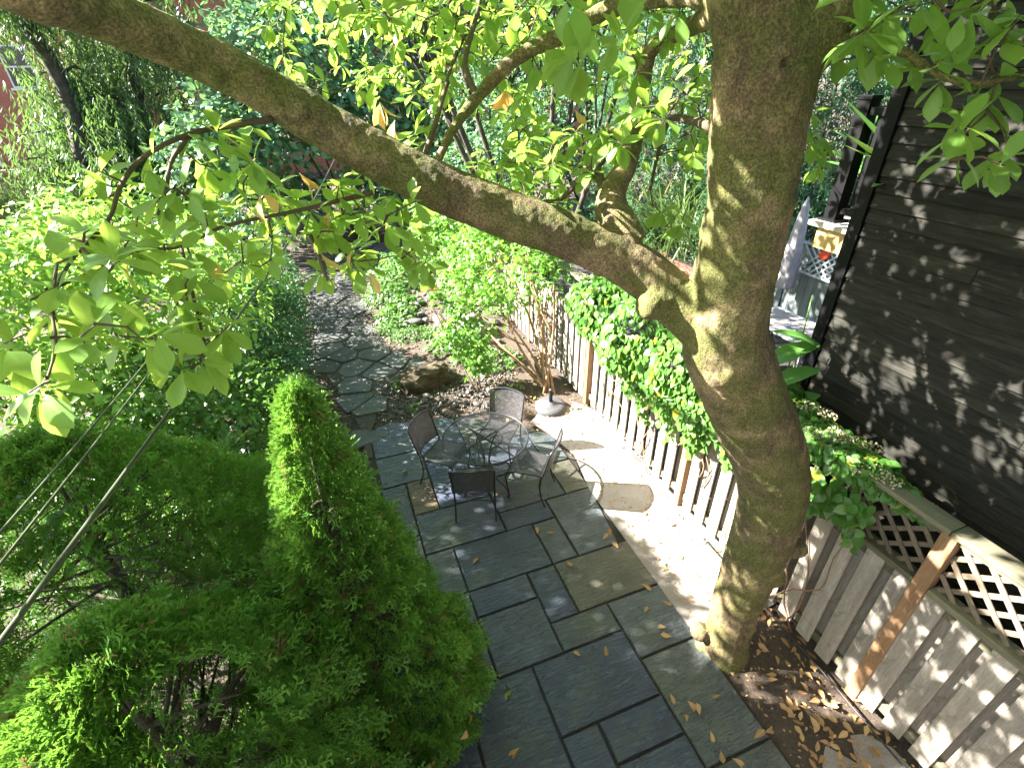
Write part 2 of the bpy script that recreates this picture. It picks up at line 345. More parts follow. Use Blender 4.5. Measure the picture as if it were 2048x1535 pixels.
SL = [(x0, x2, 5.73, 6.6), (x0, x2, 5.09, 5.73), (x1, x2, 4.48, 5.09), (x0, x1, 4.16, 5.09), (x0, x1, 3.4, 4.16), (x2, x4, 5.42, 6.6), (x2, x4, 4.48, 5.42), (x1, x4, 3.85, 4.48),
      (x4, x7, 4.15, 4.78), (x4, x7, 4.78, 5.5), (x4, 2.8, 5.5, 6.6), (x7, 2.7, 4.15, 4.75), (x7, 2.7, 4.75, 5.5), (x4, x6, 3.84, 4.15), (x6, x8, 3.23, 4.15), (x5, x6, 3.23, 3.84), (x2, x5, 3.23, 3.85),
      (x1, x2, 3.23, 3.85), (x5, x8, 2.61, 3.23), (x4, x5, 2.61, 3.23), (x2, x4, 2.92, 3.23), (x2, x4, 2.3, 2.92), (x4, x6, 2.3, 2.61), (x6, x8, 2.0, 2.61), (x1, x2, 2.3, 3.23), (x3, x6, 1.68, 2.3),
      (x1, x3, 1.2, 2.3), (x3, x4, 1.2, 1.68), (x4, x6, 1.36, 1.68), (x6, x8, 1.09, 2.0), (x4, x6, .75, 1.36), (x6, x8, .35, 1.09), (x1, x4, .4, 1.2), (-.3, x1, 2.3, 3.4), (-.3, x1, 1.3, 2.3), (-.3, x1, .4, 1.3)]
CLIP = [(-.02, 0), (-.02, 6.25), (.12, 6.48), (.3, 6.53), (.71, 6.45), (1.05, 6.38), (1.6, 6.15), (2.18, 5.7), (2.45, 5.4), (2.58, 5.17), (2.61, 4.75), (2.52, 4.12), (2.52, 0)]
def clip_poly(poly, clip):
    def inside(p, a, b): return (b[0]-a[0])*(p[1]-a[1])-(b[1]-a[1])*(p[0]-a[0]) <= 1e-9
    out = poly
    for i in range(len(clip)):
        a, b = clip[i], clip[(i+1) % len(clip)]; inp = out; out = []
        for j in range(len(inp)):
            p, q = inp[j-1], inp[j]; ip, iq = inside(p, a, b), inside(q, a, b)
            if ip != iq:
                d1 = (b[0]-a[0])*(p[1]-a[1])-(b[1]-a[1])*(p[0]-a[0]); d2 = (b[0]-a[0])*(q[1]-a[1])-(b[1]-a[1])*(q[0]-a[0]); tt = d1/(d1-d2); out.append((p[0]+tt*(q[0]-p[0]), p[1]+tt*(q[1]-p[1])))
            if iq: out.append(q)
        if not out: return []
    return out
def stone_top(poly, z, name, mat, parent, color, tilt=.004, thick=.05, rough=.0):
    c = np.mean(np.array(poly), 0); n = len(poly); tx, ty = rng.uniform(-tilt, tilt, 2); h = lambda x, y: z+tx*(x-c[0])+ty*(y-c[1])
    m = MB(); e = .006
    ins = [(x+(c[0]-x)*e/max(.05, math.hypot(x-c[0], y-c[1])), y+(c[1]-y)*e/max(.05, math.hypot(x-c[0], y-c[1]))) for x, y in poly]
    v = [(x-c[0], y-c[1], -thick) for x, y in poly]+[(x-c[0], y-c[1], h(x, y)-z-e) for x, y in poly]+[(x-c[0], y-c[1], h(x, y)-z) for x, y in ins]
    f = [tuple(range(2*n, 3*n))]+[(i, (i+1) % n, n+(i+1) % n, n+i) for i in range(n)]+[(n+i, n+(i+1) % n, 2*n+(i+1) % n, 2*n+i) for i in range(n)]
    m.add(v, f); o = m.build(name, mat, parent); o.location = (c[0], c[1], z); o.color = (*color, 1); return o
SLC = [(.066, .078, .108), (.05, .064, .1), (.08, .088, .096), (.068, .078, .092), (.045, .057, .095), (.095, .092, .084), (.058, .072, .1)]
for i, (a, b_, c_, d_) in enumerate(SL):
    g = .0085; j = rng.uniform(-.002, .004, 4)
    poly = [(a+g+j[0], c_+g+j[1]), (b_-g-j[2], c_+g+j[1]), (b_-g-j[2], d_-g-j[3]), (a+g+j[0], d_-g-j[3])]
    n = []
    for k in range(4):      # slightly wavering cut edges
        p, q = np.array(poly[k]), np.array(poly[(k+1) % 4]); n.append(tuple(p))
        for s in (.25, .5, .75): w_ = p+(q-p)*s; nr = np.array([-(q-p)[1], (q-p)[0]])/np.linalg.norm(q-p); n.append(tuple(w_+nr*rng.uniform(0, .0045)))
    if d_ > 4.1 or b_ > 2.52: n = clip_poly(n, CLIP)
    if len(n) < 3: continue
    col = (.13, .09, .055) if (a, c_) == (x1, 4.48) else tuple(np.array(SLC[(i*3) % 7])*rng.uniform(.85, 1.2))
    if (a, c_) in ((x3, 1.68), (x1, 1.2), (x4, 1.36)): col = (.045, .057, .092)
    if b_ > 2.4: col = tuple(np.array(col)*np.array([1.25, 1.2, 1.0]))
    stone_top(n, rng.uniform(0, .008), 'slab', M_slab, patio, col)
# dry grit between patio and fence, lightened to look blown out by sun
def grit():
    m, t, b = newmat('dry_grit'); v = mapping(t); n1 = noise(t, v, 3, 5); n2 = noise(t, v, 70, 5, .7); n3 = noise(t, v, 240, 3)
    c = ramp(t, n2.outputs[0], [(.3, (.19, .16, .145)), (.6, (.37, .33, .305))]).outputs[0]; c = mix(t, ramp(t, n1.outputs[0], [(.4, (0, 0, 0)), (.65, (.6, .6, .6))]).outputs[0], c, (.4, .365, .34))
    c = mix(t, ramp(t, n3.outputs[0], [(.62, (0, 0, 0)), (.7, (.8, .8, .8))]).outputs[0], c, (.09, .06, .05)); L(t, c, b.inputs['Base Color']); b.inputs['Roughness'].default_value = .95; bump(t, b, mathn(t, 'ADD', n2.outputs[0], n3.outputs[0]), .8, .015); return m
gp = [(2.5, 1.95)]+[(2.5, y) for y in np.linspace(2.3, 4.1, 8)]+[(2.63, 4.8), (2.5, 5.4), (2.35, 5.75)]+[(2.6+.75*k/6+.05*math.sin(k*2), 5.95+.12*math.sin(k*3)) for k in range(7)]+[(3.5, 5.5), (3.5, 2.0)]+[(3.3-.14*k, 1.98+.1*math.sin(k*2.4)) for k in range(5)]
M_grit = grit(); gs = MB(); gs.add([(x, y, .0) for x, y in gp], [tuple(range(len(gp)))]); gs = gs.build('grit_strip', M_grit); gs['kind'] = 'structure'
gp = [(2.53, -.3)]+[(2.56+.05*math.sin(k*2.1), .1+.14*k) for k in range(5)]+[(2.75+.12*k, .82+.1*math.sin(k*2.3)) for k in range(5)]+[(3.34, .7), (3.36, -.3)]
g2 = MB(); g2.add([(x, y, .0) for x, y in gp], [tuple(range(len(gp)))]); g2 = g2.build('sunlit_pale_patch', M_grit); g2['kind'] = 'structure'  # pale grit tone laid over sunlit soil to imitate its glare
# rain water lying on two slabs
M_water = plain('water_film', (.02, .022, .025), .03)
for (px, py, r_, z_) in ((925, 1232, .13, .0125), (1015, 1385, .06, .0125)):
    c = gnd(px, py); ph = rng.uniform(0, 6, 3); pp = []
    for k in range(22): g_ = 2*math.pi*k/22; q_ = r_*(1+.25*math.sin(2*g_+ph[0])+.18*math.sin(3*g_+ph[1])+.1*math.sin(7*g_+ph[2])); pp.append((.55*q_*math.cos(g_), q_*math.sin(g_), 0))
    m = MB(); m.add(pp, [tuple(range(22))]); o = m.build('puddle', M_water); o.location = (c[0], c[1], z_); o['kind'] = 'structure'
# ------------------------------------------------------------------ flagstone path
path = thing('path', 'x', 'x'); del path['category']; del path['label']; path['kind'] = 'structure'
PPOLY = [(-.02, 5.8), (.0, 6.35), (.12, 6.68), (.25, 7.3), (.55, 7.75), (1.05, 8.0), (1.5, 8.5), (1.35, 9.0), (.85, 9.2), (.6, 9.9), (.5, 10.5), (.42, 11.6), (.5, 13), (.75, 14.2), (1.9, 14.9), (3.4, 15.3), (3.2, 16.4), (1.2, 16.8), (-.3, 16.5), (-.75, 14.7), (-.65, 12), (-.62, 10.2), (-.6, 8.9), (-.32, 7.6), (-.12, 6.6), (-.1, 5.8)]
def inpoly(x, y, P):
    c = False
    for i in range(len(P)):
        (xa, ya), (xb, yb) = P[i-1], P[i]
        if (ya > y) != (yb > y) and x < (xb-xa)*(y-ya)/(yb-ya)+xa: c = not c
    return c
M_grav = plain('path_grit', (.07, .062, .054), .95, nscale=90, namt=.6, bstr=1, bdist=.02)
gb = MB(); gb.add([(x, y, .0) for x, y in PPOLY], [tuple(range(len(PPOLY)))]); gb.build('grit_bed', M_grav, path)
pts = []
for _ in range(6000):
    x, y, r_ = rng.uniform(-1.6, 4.2), rng.uniform(5.2, 17.6), rng.choice([.17, .23, .31, .38])
    if all(((x-a)*.8)**2+((y-b)*1.2)**2 > (r_+c)**2 for a, b, c in pts): pts.append((x, y, r_))
pts = np.array(pts)[:, :2]
for i, (x, y) in enumerate(pts):
    if not inpoly(x, y, PPOLY): continue
    cell = [(x-1, y-1), (x+1, y-1), (x+1, y+1), (x-1, y+1)]
    for j, (a, b) in enumerate(pts):
        if j == i or (a-x)**2+(b-y)**2 > 3: continue
        mx, my, nx, ny = (x+a)/2, (y+b)/2, a-x, b-y; out = []
        for k in range(len(cell)):
            p, q = cell[k-1], cell[k]; dp = (p[0]-mx)*nx+(p[1]-my)*ny; dq = (q[0]-mx)*nx+(q[1]-my)*ny
            if (dp <= 0) != (dq <= 0): tt = dp/(dp-dq); out.append((p[0]+tt*(q[0]-p[0]), p[1]+tt*(q[1]-p[1])))
            if dq <= 0: out.append(q)
        cell = out
    c = np.mean(cell, 0); r0 = max(np.hypot(*(np.array(p)-c)) for p in cell)
    if r0 > .8: continue
    k = 1-.028/max(.2, r0*.7); out = []
    for q in range(len(cell)):      # pull in, round corners, roughen
        p = np.array(cell[q]); pr = np.array(cell[q-1]); nx_ = np.array(cell[(q+1) % len(cell)])
        for w_ in (p*.82+pr*.18, p*.95+.025*(pr+nx_), p*.82+nx_*.18): out.append(tuple(c+(w_-c)*k*rng.uniform(.965, 1.01)))
    if np.ptp(np.array(out)[:, 0]) < .16: continue
    stone_top(out, .012+rng.uniform(0, .02), 'flagstone', M_slab, path, tuple(np.array([.088, .086, .084])*rng.uniform(.65, 1.3)), .012, .05)
# ------------------------------------------------------------------ magnolia
TB = gnd(1440, 1306); TB[2] = 0.
mag = thing('magnolia_tree', 'large magnolia with mossy leaning trunk and long limb reaching over the patio', 'tree', tuple(TB))
def pl(rows, s=5):
    P = np.array([at(a, b, c) for a, b, c, _ in rows]); r = np.array([d for *_, d in rows]); return smoothpath(P, r, s)
TR = [(1444, 1326, 4.70, .27), (1447, 1308, 4.63, .225), (1451, 1285, 4.55, .2), (1461, 1245, 4.43, .19), (1480, 1185, 4.24, .198), (1515, 1095, 3.96, .228), (1543, 1005, 3.68, .235), (1540, 925, 3.44, .245), (1508, 842, 3.22, .25), (1476, 765, 3.02, .245), (1452, 695, 2.86, .24), (1450, 640, 2.75, .225), (1463, 575, 2.64, .21), (1484, 480, 2.46, .2), (1500, 400, 2.32, .192), (1510, 300, 2.18, .195), (1522, 200, 2.05, .2), (1535, 110, 1.94, .21)]
TL = [(1535, 110, 1.94, .2), (1515, 40, 1.88, .165), (1495, -60, 1.82, .15), (1480, -260, 1.8, .13), (1500, -600, 1.9, .1)]
TRR = [(1535, 130, 1.95, .17), (1610, 55, 1.9, .15), (1690, -30, 1.86, .135), (1800, -170, 1.8, .12), (1960, -420, 1.8, .09)]
LB = [(1455, 690, 2.84, .17), (1395, 640, 2.8, .155), (1340, 590, 2.77, .14), (1270, 535, 2.73, .13), (1190, 495, 2.68, .125), (1100, 460, 2.62, .124), (1000, 423, 2.56, .124), (900, 385, 2.48, .12), (800, 336, 2.4, .115), (700, 282, 2.32, .11), (600, 222, 2.24, .104), (500, 164, 2.12, .098), (400, 112, 1.98, .093), (300, 66, 1.8, .088), (200, 26, 1.62, .084), (100, -10, 1.45, .08), (-40, -62, 1.3, .075), (-240, -130, 1.2, .07), (-600, -260, 1.25, .06)]
B3 = [(1262, 492, 2.72, .1), (1240, 455, 2.72, .1), (1222, 420, 2.74, .095), (1226, 380, 2.78, .075), (1250, 335, 2.84, .062), (1268, 270, 2.9, .055), (1280, 190, 2.95, .052), (1300, 105, 2.9, .048), (1345, 72, 2.7, .045), (1400, 45, 2.4, .045), (1450, 15, 2.0, .05)]
B2 = [(1470, -10, 1.95, .05), (1380, -8, 2.2, .046), (1290, 2, 2.4, .044), (1200, 25, 2.5, .042), (1125, 72, 2.55, .041), (1060, 100, 2.58, .04), (1005, 140, 2.6, .036), (955, 195, 2.6, .034), (915, 245, 2.55, .028), (890, 290, 2.5, .026), (868, 338, 2.46, .026)]
B2b = [(955, 195, 2.6, .02), (930, 130, 2.65, .016), (945, 60, 2.7, .014), (960, 0, 2.75, .012), (965, -80, 2.8, .01)]
B2c = [(842, 335, 2.45, .016), (865, 265, 2.5, .015), (890, 180, 2.6, .013), (910, 115, 2.7, .012), (935, 60, 2.8, .01)]
BR = [(1620, 150, 2.0, .04), (1668, 98, 1.86, .028), (1712, 76, 1.76, .022), (1760, 82, 1.7, .02), (1815, 108, 1.65, .018), (1875, 148, 1.62, .016), (1940, 166, 1.6, .014), (2048, 152, 1.6, .012), (2150, 130, 1.6, .01)]
B4 = [(545, 238, 2.18, .022), (470, 250, 2.1, .018), (400, 262, 2.0, .016), (330, 288, 1.9, .014), (275, 325, 1.82, .013), (240, 375, 1.75, .012), (222, 430, 1.7, .01), (190, 470, 1.62, .009), (140, 525, 1.52, .008), (105, 600, 1.42, .007), (112, 690, 1.36, .006), (92, 765, 1.32, .005)]
B5 = [(385, 268, 1.98, .013), (345, 318, 1.95, .011), (332, 380, 1.92, .009), (315, 430, 1.9, .007)]
B6 = [(745, 385, 2.3, .022), (690, 398, 2.25, .018), (600, 420, 2.15, .014), (500, 440, 2.0, .012), (440, 455, 1.92, .011), (362, 493, 1.84, .009), (284, 500, 1.75, .008), (215, 528, 1.62, .007), (60, 600, 1.4, .006)]
B7 = [(362, 493, 1.84, .008), (378, 560, 1.78, .007), (398, 640, 1.72, .006), (410, 690, 1.7, .005)]
B8 = [(620, 470, 2.2, .01), (640, 520, 2.1, .008), (655, 560, 2.05, .006)]
B9 = [(1210, 400, 2.76, .03), (1190, 335, 2.82, .022), (1150, 372, 2.9, .018), (1115, 400, 3.0, .014), (1050, 405, 3.1, .01)]
B10 = [(1262, 300, 2.88, .03), (1225, 260, 2.95, .02), (1215, 300, 3.05, .016), (1200, 330, 3.1, .014), (1160, 335, 3.2, .01)]
B11 = [(1425, 255, 2.3, .025), (1380, 240, 2.6, .02), (1340, 240, 2.8, .016), (1318, 300, 3.0, .012), (1300, 380, 3.1, .009)]
B4 = [(a, b, c, d*.68) for a, b, c, d in B4]; B5 = [(a, b, c, d*.75) for a, b, c, d in B5]; B6 = [(a, b, c, d*.62) for a, b, c, d in B6]
stout = [TR, TL, TRR, LB, B3, B2, BR]
fine = [B2b, B2c, B4, B5, B6, B7, B8, B9, B10, B11]
mb = MB(); O = Off(TB); nodes = []
for rows in stout:
    P, r = pl(rows); v, f = tube_arr(O(P), r, 14); mb.add(v, f); nodes += [(p, rr) for p, rr in zip(P, r)]
# swellings: cut-limb stub, burl, root flare, knots
def blob(c, r, sc=(1, 1, 1)):
    P = [np.array(c)+np.array([0, 0, 1])*t*r for t in np.linspace(-1, 1, 9)]; rr = [max(.003, r*math.sqrt(max(0, 1-t*t))) for t in np.linspace(-1, 1, 9)]
    v, f = tube_arr(O(np.array(P)), np.array(rr), 12); mb.add(v, f)
st = pl([(1345, 600, 2.76, .11), (1310, 608, 2.70, .088), (1292, 612, 2.66, .075), (1283, 614, 2.645, .05)]); v, f = tube_arr(O(st[0]), st[1], 12); mb.add(v, f)
blob(at(1592, 1095, 3.86), .085); blob(at(1585, 1060, 3.75), .07); blob(at(1448, 735, 2.8), .13); blob(at(1395, 605, 2.72), .11)
for a, b, c, r in ((1545, 1150, 4.0, .1), (600, 224, 2.16, .05), (430, 150, 1.97, .045), (735, 305, 2.32, .05), (225, 42, 1.6, .06), (1400, 1262, 4.5, .085), (1404, 1290, 4.6, .07)): blob(at(a, b, c), r)
tk = mb.build('trunk', M_bark, mag, True)
rm = tk.modifiers.new('remesh', 'REMESH'); rm.mode = 'VOXEL'; rm.voxel_size = .011; rm.use_smooth_shade = True
sm = tk.modifiers.new('smooth', 'SMOOTH'); sm.iterations = 6; sm.factor = .5
tx = bpy.data.textures.new('bark_lumps', 'CLOUDS'); tx.noise_scale = .16; tx.noise_depth = 3
dm = tk.modifiers.new('lumps', 'DISPLACE'); dm.texture = tx; dm.strength = .022; dm.texture_coords = 'LOCAL'
tx2 = bpy.data.textures.new('bark_grain', 'CLOUDS'); tx2.noise_scale = .035; tx2.noise_depth = 2
dm2 = tk.modifiers.new('grain', 'DISPLACE'); dm2.texture = tx2; dm2.strength = .008; dm2.texture_coords = 'LOCAL'
tw = MB()
for rows in fine:
    P, r = pl(rows); tw.tube(O(P), r, 7); nodes += [(p, rr) for p, rr in zip(P, r)]
# leaf clusters of the part of the crown in view: px box, distance range, number
REG = [((520, 1000, -40, 215), (2.4, 4.4), 105), ((985, 1420, -40, 330), (2.3, 4.2), 145), ((930, 1420, -60, 120), (4.4, 6.5), 40), ((950, 1250, 250, 425), (2.8, 3.8), 36), ((480, 880, 370, 545), (2.1, 3.0), 46), ((220, 520, 270, 560), (1.7, 2.4), 15),
       ((0, 330, 470, 800), (1.2, 1.75), 11), ((330, 470, 560, 740), (1.55, 1.8), 7), ((1590, 1650, 170, 400), (2.2, 2.8), 6), ((1680, 2060, -40, 110), (1.45, 2.2), 20), ((1910, 2060, 190, 330), (1.45, 1.75), 6), ((1290, 1410, 300, 470), (2.9, 3.6), 7), ((640, 860, 280, 345), (2.5, 2.9), 4), ((1080, 1230, 10, 150), (1.25, 1.5), 5)]
LEAF = []   # (pos, dir, up, size)
NP = np.array([p for p, _ in nodes])
def connect(c, rad):
    global NP
    d = np.linalg.norm(NP-c, axis=1); i = int(np.argmin(d)); a = NP[i]; l = d[i]
    if l > .03:
        k = max(2, int(l/.12)); P = []
        wob = rng.normal(size=3)*.10*l
        for j in range(k+1):
            t = j/k; P.append(a+(c-a)*t+wob*math.sin(math.pi*t)+rng.normal(size=3)*.006)
        qx, qy, qd = proj(np.array(P))
        if l > .35 and np.any((qx > 1430) & (qx < 1640) & (qy > -60) & (qy < 700) & (qd < 2.1)): return
        tw.tube(O(P), np.linspace(rad*1.6+.0015, rad, k+1), 5, 0, False); NP = np.vstack([NP, np.array(P[1:])])
def whorl(c, axis, n, smin, smax):
    axis = axis/np.linalg.norm(axis); t0 = rng.uniform(0, 6.28)
    u = np.cross(axis, [.3, .2, 1.]); u /= np.linalg.norm(u); v = np.cross(axis, u)
    for k in range(n):
        g = t0+k*2.4+rng.uniform(-.3, .3); d = axis*rng.uniform(.05, .7)+math.cos(g)*u+math.sin(g)*v; d[2] -= rng.uniform(.1, .55); d /= np.linalg.norm(d)
        up = np.array([0, 0, 1.])+rng.normal(size=3)*.28; s = rng.uniform(smin, smax)
        LEAF.append((c-axis*rng.uniform(0, .05), d, up, s))
CL = []
for (a, b, c_, d_), (n0, n1), n in REG:
    for _ in range(n): CL.append(at(rng.uniform(a, b), rng.uniform(c_, d_), rng.uniform(n0, n1)))
for rows in (B4, B5, B6, B7, B8, BR, B9, B10, B2b, B2c):      # and along the fine twigs
    P, _ = pl(rows, 3)
    for p in P[2::3]: CL.append(p+rng.normal(size=3)*.05)
CL = sorted(CL, key=lambda c: np.min(np.linalg.norm(NP[:len(nodes)]-c, axis=1)))
for c in CL:
    i = int(np.argmin(np.linalg.norm(NP-c, axis=1))); ax = (c-NP[i]); ax = ax/(np.linalg.norm(ax)+1e-6)+np.array([0, 0, .35]); connect(c, .0022)
    whorl(c, ax, rng.integers(4, 8), .09, .14)
nvis = len(LEAF)
# unseen rest of the crown, placed along sun lines to shade patio and wall
def lit_hit(p):
    """where this point's shadow falls"""
    g = p+SUN*(p[2]/-SUN[2]); s3 = p+SUN*((p[2]-2.6)/-SUN[2]); return g, s3
CR = []; tries = 0
TG = [((-.2, 2.6), (.3, 5.2), (0, 0), 66), ((-.2, 2.5), (5.2, 6.6), (0, 0), 5), ((4.05, 4.05), (-1.2, 2.85), (1.5, 5.1), 56), ((3.4, 3.4), (-.4, 2.1), (0, 1.5), 8), ((2.6, 3.4), (.2, 1.9), (0, 0), 6), ((2.3, 2.7), (1.8, 3.2), (1.4, 4.2), 10), ((5, 9), (4, 9), (0, 2), 38), ((-.5, 1.4), (6.8, 11), (0, 0), 8)]
wt = np.array([t[3] for t in TG], float); wt /= wt.sum()
def at_x(p, x): return p+SUN*((x-p[0])/SUN[0])
while len(CR) < 5200 and tries < 150000:
    tries += 1
    tg = TG[rng.choice(len(TG), p=wt)]; q = np.array([rng.uniform(*tg[0]), rng.uniform(*tg[1]), rng.uniform(*tg[2])]); z = rng.uniform(max(4.7, q[2]+.8), 7.4); p = q-SUN*((z-q[2])/-SUN[2])
    if rng.random() < .22: p = np.array([rng.uniform(-6, 5), rng.uniform(-3, 9), rng.uniform(5.2, 9)])
    if ((p[0]+2.2)/7)**2+((p[1]-3.8)/7.5)**2+((p[2]-5.2)/4)**2 > 1 or p[1] < -.8 and p[2] < 9: continue
    a, b, d = proj(p)
    if d[0] > .1 and -60 < a[0] < 2110 and -70 < b[0] < 1600: continue
    if np.linalg.norm(p-CC) < 1.3: continue
    g, s3 = lit_hit(p); f = at_x(p, 3.38); c_ = at_x(p, -.3)
    if 2.58 < g[0] < 3.7 and 2.25 < g[1] < 5.4: continue                      # the sunny strip along the fence
    if 0 < f[2] < 1.75 and 2.2 < f[1] < 4.6: continue
    if -6 < s3[0] < -.8 and 6.0 < s3[1] < 13 and rng.random() < .93: continue     # sunlit shrubs
    if p[0] < -.3 and 1.9 < c_[1] < 2.9 and 2.3 < c_[2] < 3.4 and rng.random() < .85: continue
    s4 = p+SUN*((p[2]-4.4)/-SUN[2])
    if -.9 < s4[0] < 2.1 and 2.0 < s4[1] < 5 and rng.random() < .65: continue
    f2 = at_x(p, 2.42); h7 = p+SUN*((p[2]-.7)/-SUN[2])
    if 1.45 < h7[0] < 2.35 and 4.0 < h7[1] < 5.75: continue
    if (0 < f2[2] < .95 and 1.75 < f2[1] < 2.2) or (2.62 < g[0] < 3.5 and .2 < g[1] < .95): continue
    wl_ = at_x(p, 4.05)
    if .9 < wl_[1] < 2.4 and 1.5 < wl_[2] < 2.9 and rng.random() < .6: continue
    CR.append(p)
CR = sorted(CR, key=lambda c: np.min(np.linalg.norm(NP[:len(nodes)]-c, axis=1)))
for c in CR: LEAF += [(c+rng.normal(size=3)*.05, *(lambda d: (d/np.linalg.norm(d), np.array([0, 0, 1.])+rng.normal(size=3)*.35))(np.array([*rng.normal(size=2), rng.uniform(-.5, .25)])), rng.uniform(.11, .16)) for _ in range(6)]
# a few stout off-frame limbs carry it
NPo = NP[[not (dd > .1 and -60 < x < 2110 and -60 < y < 1600) for x, y, dd in zip(*proj(NP))]]
for tgt in ((-3.5, 4, 6.5), (-6, 7, 6), (-4, .5, 6.2), (-1.5, 8, 6.6), (0, -1, 6.5), (-6.5, 4, 7), (-3.5, 8.5, 6.2)):
    a = NPo[np.argmin(np.linalg.norm(NPo-np.array(tgt), axis=1))]; mid = (a+np.array(tgt))/2+np.array([0, 0, .5])
    q = proj(np.array([a*.5+mid*.5, mid, np.array(tgt)*.5+mid*.5])); 
    P, r = smoothpath(np.array([a, mid, np.array(tgt)]), np.array([.05, .035, .015]), 6); 
    inside = [(dd > .1 and -60 < x < 2100 and -60 < y < 1600) for x, y, dd in zip(*proj(P))]
    if any(inside): continue
    tw.tube(O(P), r, 7); NP = np.vstack([NP, P])
tw.build('twigs', M_twig, mag, True)['kind'] = 'stuff'
lp = np.array([l[0] for l in LEAF]); ld = np.array([l[1] for l in LEAF]); lu = np.array([l[2] for l in LEAF]); ls = np.array([l[3] for l in LEAF])
RF = frames(ld, lu); vis = np.zeros(len(LEAF)); a, b, d = proj(lp[:nvis]+ld[:nvis]*.05)
vis[:nvis] = np.where((a > 5) & (a < 2043) & (b > 5) & (b < 1530) & (d > .3), ls[:nvis]/d, 0)
top = set(np.argsort(-vis)[:300].tolist()); ti = np.array(sorted(top)); ri = np.array([i for i in range(nvis) if i not in top]); fi = np.arange(nvis, len(LEAF)); P_MAG3 = proto_leaf([(0, .01), (.3, .15), (.65, .27), (1, .005)], .22, .2)
leaf_objs('leaf', P_MAG, 'mag', M_mag, mag, lp[ti], RF[ti], ls[ti], TB)
h = len(ri)//2
cloud('foliage', [merge(P_MAG, lp[ri[:h]], RF[ri[:h]], ls[ri[:h]]), merge(P_MAG2, lp[ri[h:]], RF[ri[h:]], ls[ri[h:]]), merge(P_MAG3, lp[fi], RF[fi], ls[fi])], M_mag, mag, TB)
yp, yd, yu, ys_ = [], [], [], []
for px, py, d0, n in ((1012, 180, 2.45, 5), (760, 205, 2.3, 4), (790, 240, 2.4, 2), (524, 385, 1.95, 2), (598, 345, 2.1, 2), (640, 505, 2.1, 1), (705, 500, 2.2, 1), (735, 545, 2.2, 1), (258, 520, 1.7, 1), (440, 530, 1.85, 1), (660, 420, 2.2, 1), (1120, 30, 2.8, 1), (1150, 220, 3, 1), (780, 430, 2.4, 1), (850, 560, 2.6, 1)):
    c = at(px, py, d0); connect(c, .002)
    for k in range(n):
        g = rng.uniform(0, 6.28); v = np.array([math.cos(g)*.7, math.sin(g)*.7, -1.]); yp.append(c); yd.append(v/np.linalg.norm(v)); yu.append(rng.normal(size=3)+[0, -1.2, .4]); ys_.append(rng.uniform(.09, .12))
yp = np.array(yp); leaf_objs('yellow_leaf', P_MAG2, 'magy', M_magy, mag, yp, frames(np.array(yd), np.array(yu)), np.array(ys_), TB)
# ------------------------------------------------------------------ fence between the gardens
def wood_mat(name, c0, c1, moss=None, grain=(1, 1, 1), scale=30, rough=.8):
    m, t, b = newmat(name); oi = t.nodes.new('ShaderNodeObjectInfo'); v = mapping(t, grain)
    ad = t.nodes.new('ShaderNodeVectorMath'); ad.operation = 'ADD'; cb = t.nodes.new('ShaderNodeCombineXYZ'); L(t, mathn(t, 'MULTIPLY', oi.outputs['Random'], 50.0), cb.inputs[0]); L(t, mathn(t, 'MULTIPLY', oi.outputs['Random'], 31.0), cb.inputs[2]); L(t, v, ad.inputs[0]); L(t, cb.outputs[0], ad.inputs[1])
    n = noise(t, ad.outputs[0], scale, 6, .7); n2 = noise(t, ad.outputs[0], scale*.12, 4); n3 = noise(t, mapping(t), 9, 5, .7)
    c = ramp(t, n.outputs[0], [(.3, c0), (.68, c1)]).outputs[0]
    c = mix(t, ramp(t, n2.outputs[0], [(.35, (0, 0, 0)), (.7, (.6, .6, .6))]).outputs[0], c, tuple(x*.6 for x in c0))
    tn = ramp(t, oi.outputs['Random'], [(0, (.78, .77, .76)), (1, (1.2, 1.17, 1.12))]).outputs[0]; c = mix(t, 1, c, tn, 'MULTIPLY')
    if moss: c = mix(t, ramp(t, n3.outputs[0], [(.58, (0, 0, 0)), (.72, (.75, .75, .75))]).outputs[0], c, moss)
    L(t, c, b.inputs['Base Color']); b.inputs['Roughness'].default_value = rough; bump(t, b, n.outputs[0], .6, .004); return m
M_fence = wood_mat('weathered_fence', (.22, .195, .17), (.42, .38, .335), (.10, .12, .045), (1, 6, .5), 22)
M_post = wood_mat('brown_post', (.22, .12, .06), (.36, .22, .12), None, (4, 4, .5), 20)
M_rail = wood_mat('mossy_rail', (.10, .095, .06), (.21, .19, .13), (.10, .13, .03), (4, .5, 4), 20)
M_lat = wood_mat('lattice_wood', (.13, .10, .07), (.24, .19, .145), None, (3, 3, 3), 12)
FX = 3.42
fence = thing('garden_fence', 'weathered board fence with lattice top and brown posts behind the magnolia trunk', 'fence', (FX, 3, 0))
FO = np.array([FX, 3, 0])
def fpart(name, a, b, mat, bev=.003, par=None):
    a, b = np.array(a), np.array(b); c = (a+b)/2; m = MB().box(a-c, b-c); o = m.build(name, mat, fence if par is None else par, bev=bev); o.location = c-FO; return o
posts = [-1.35, 1.1, 3.5, 5.9, 8.3, 10.7, 13.1]
y = -1.2; k = 0
while y < 12.9:
    if not any(abs(y+.07-p) < .055 for p in posts):
        j = rng.uniform(-.006, .006); o = fpart('front_board', (FX-.045, y, .05+rng.uniform(0, .03)), (FX-.025, y+.138, 1.42), M_fence); o.rotation_euler = (0, 0, rng.uniform(-.03, .03))
    fpart('back_board', (FX+.03, y+.105, .06), (FX+.05, y+.105+.138, 1.42), M_fence, .002)
    y += .212; k += 1
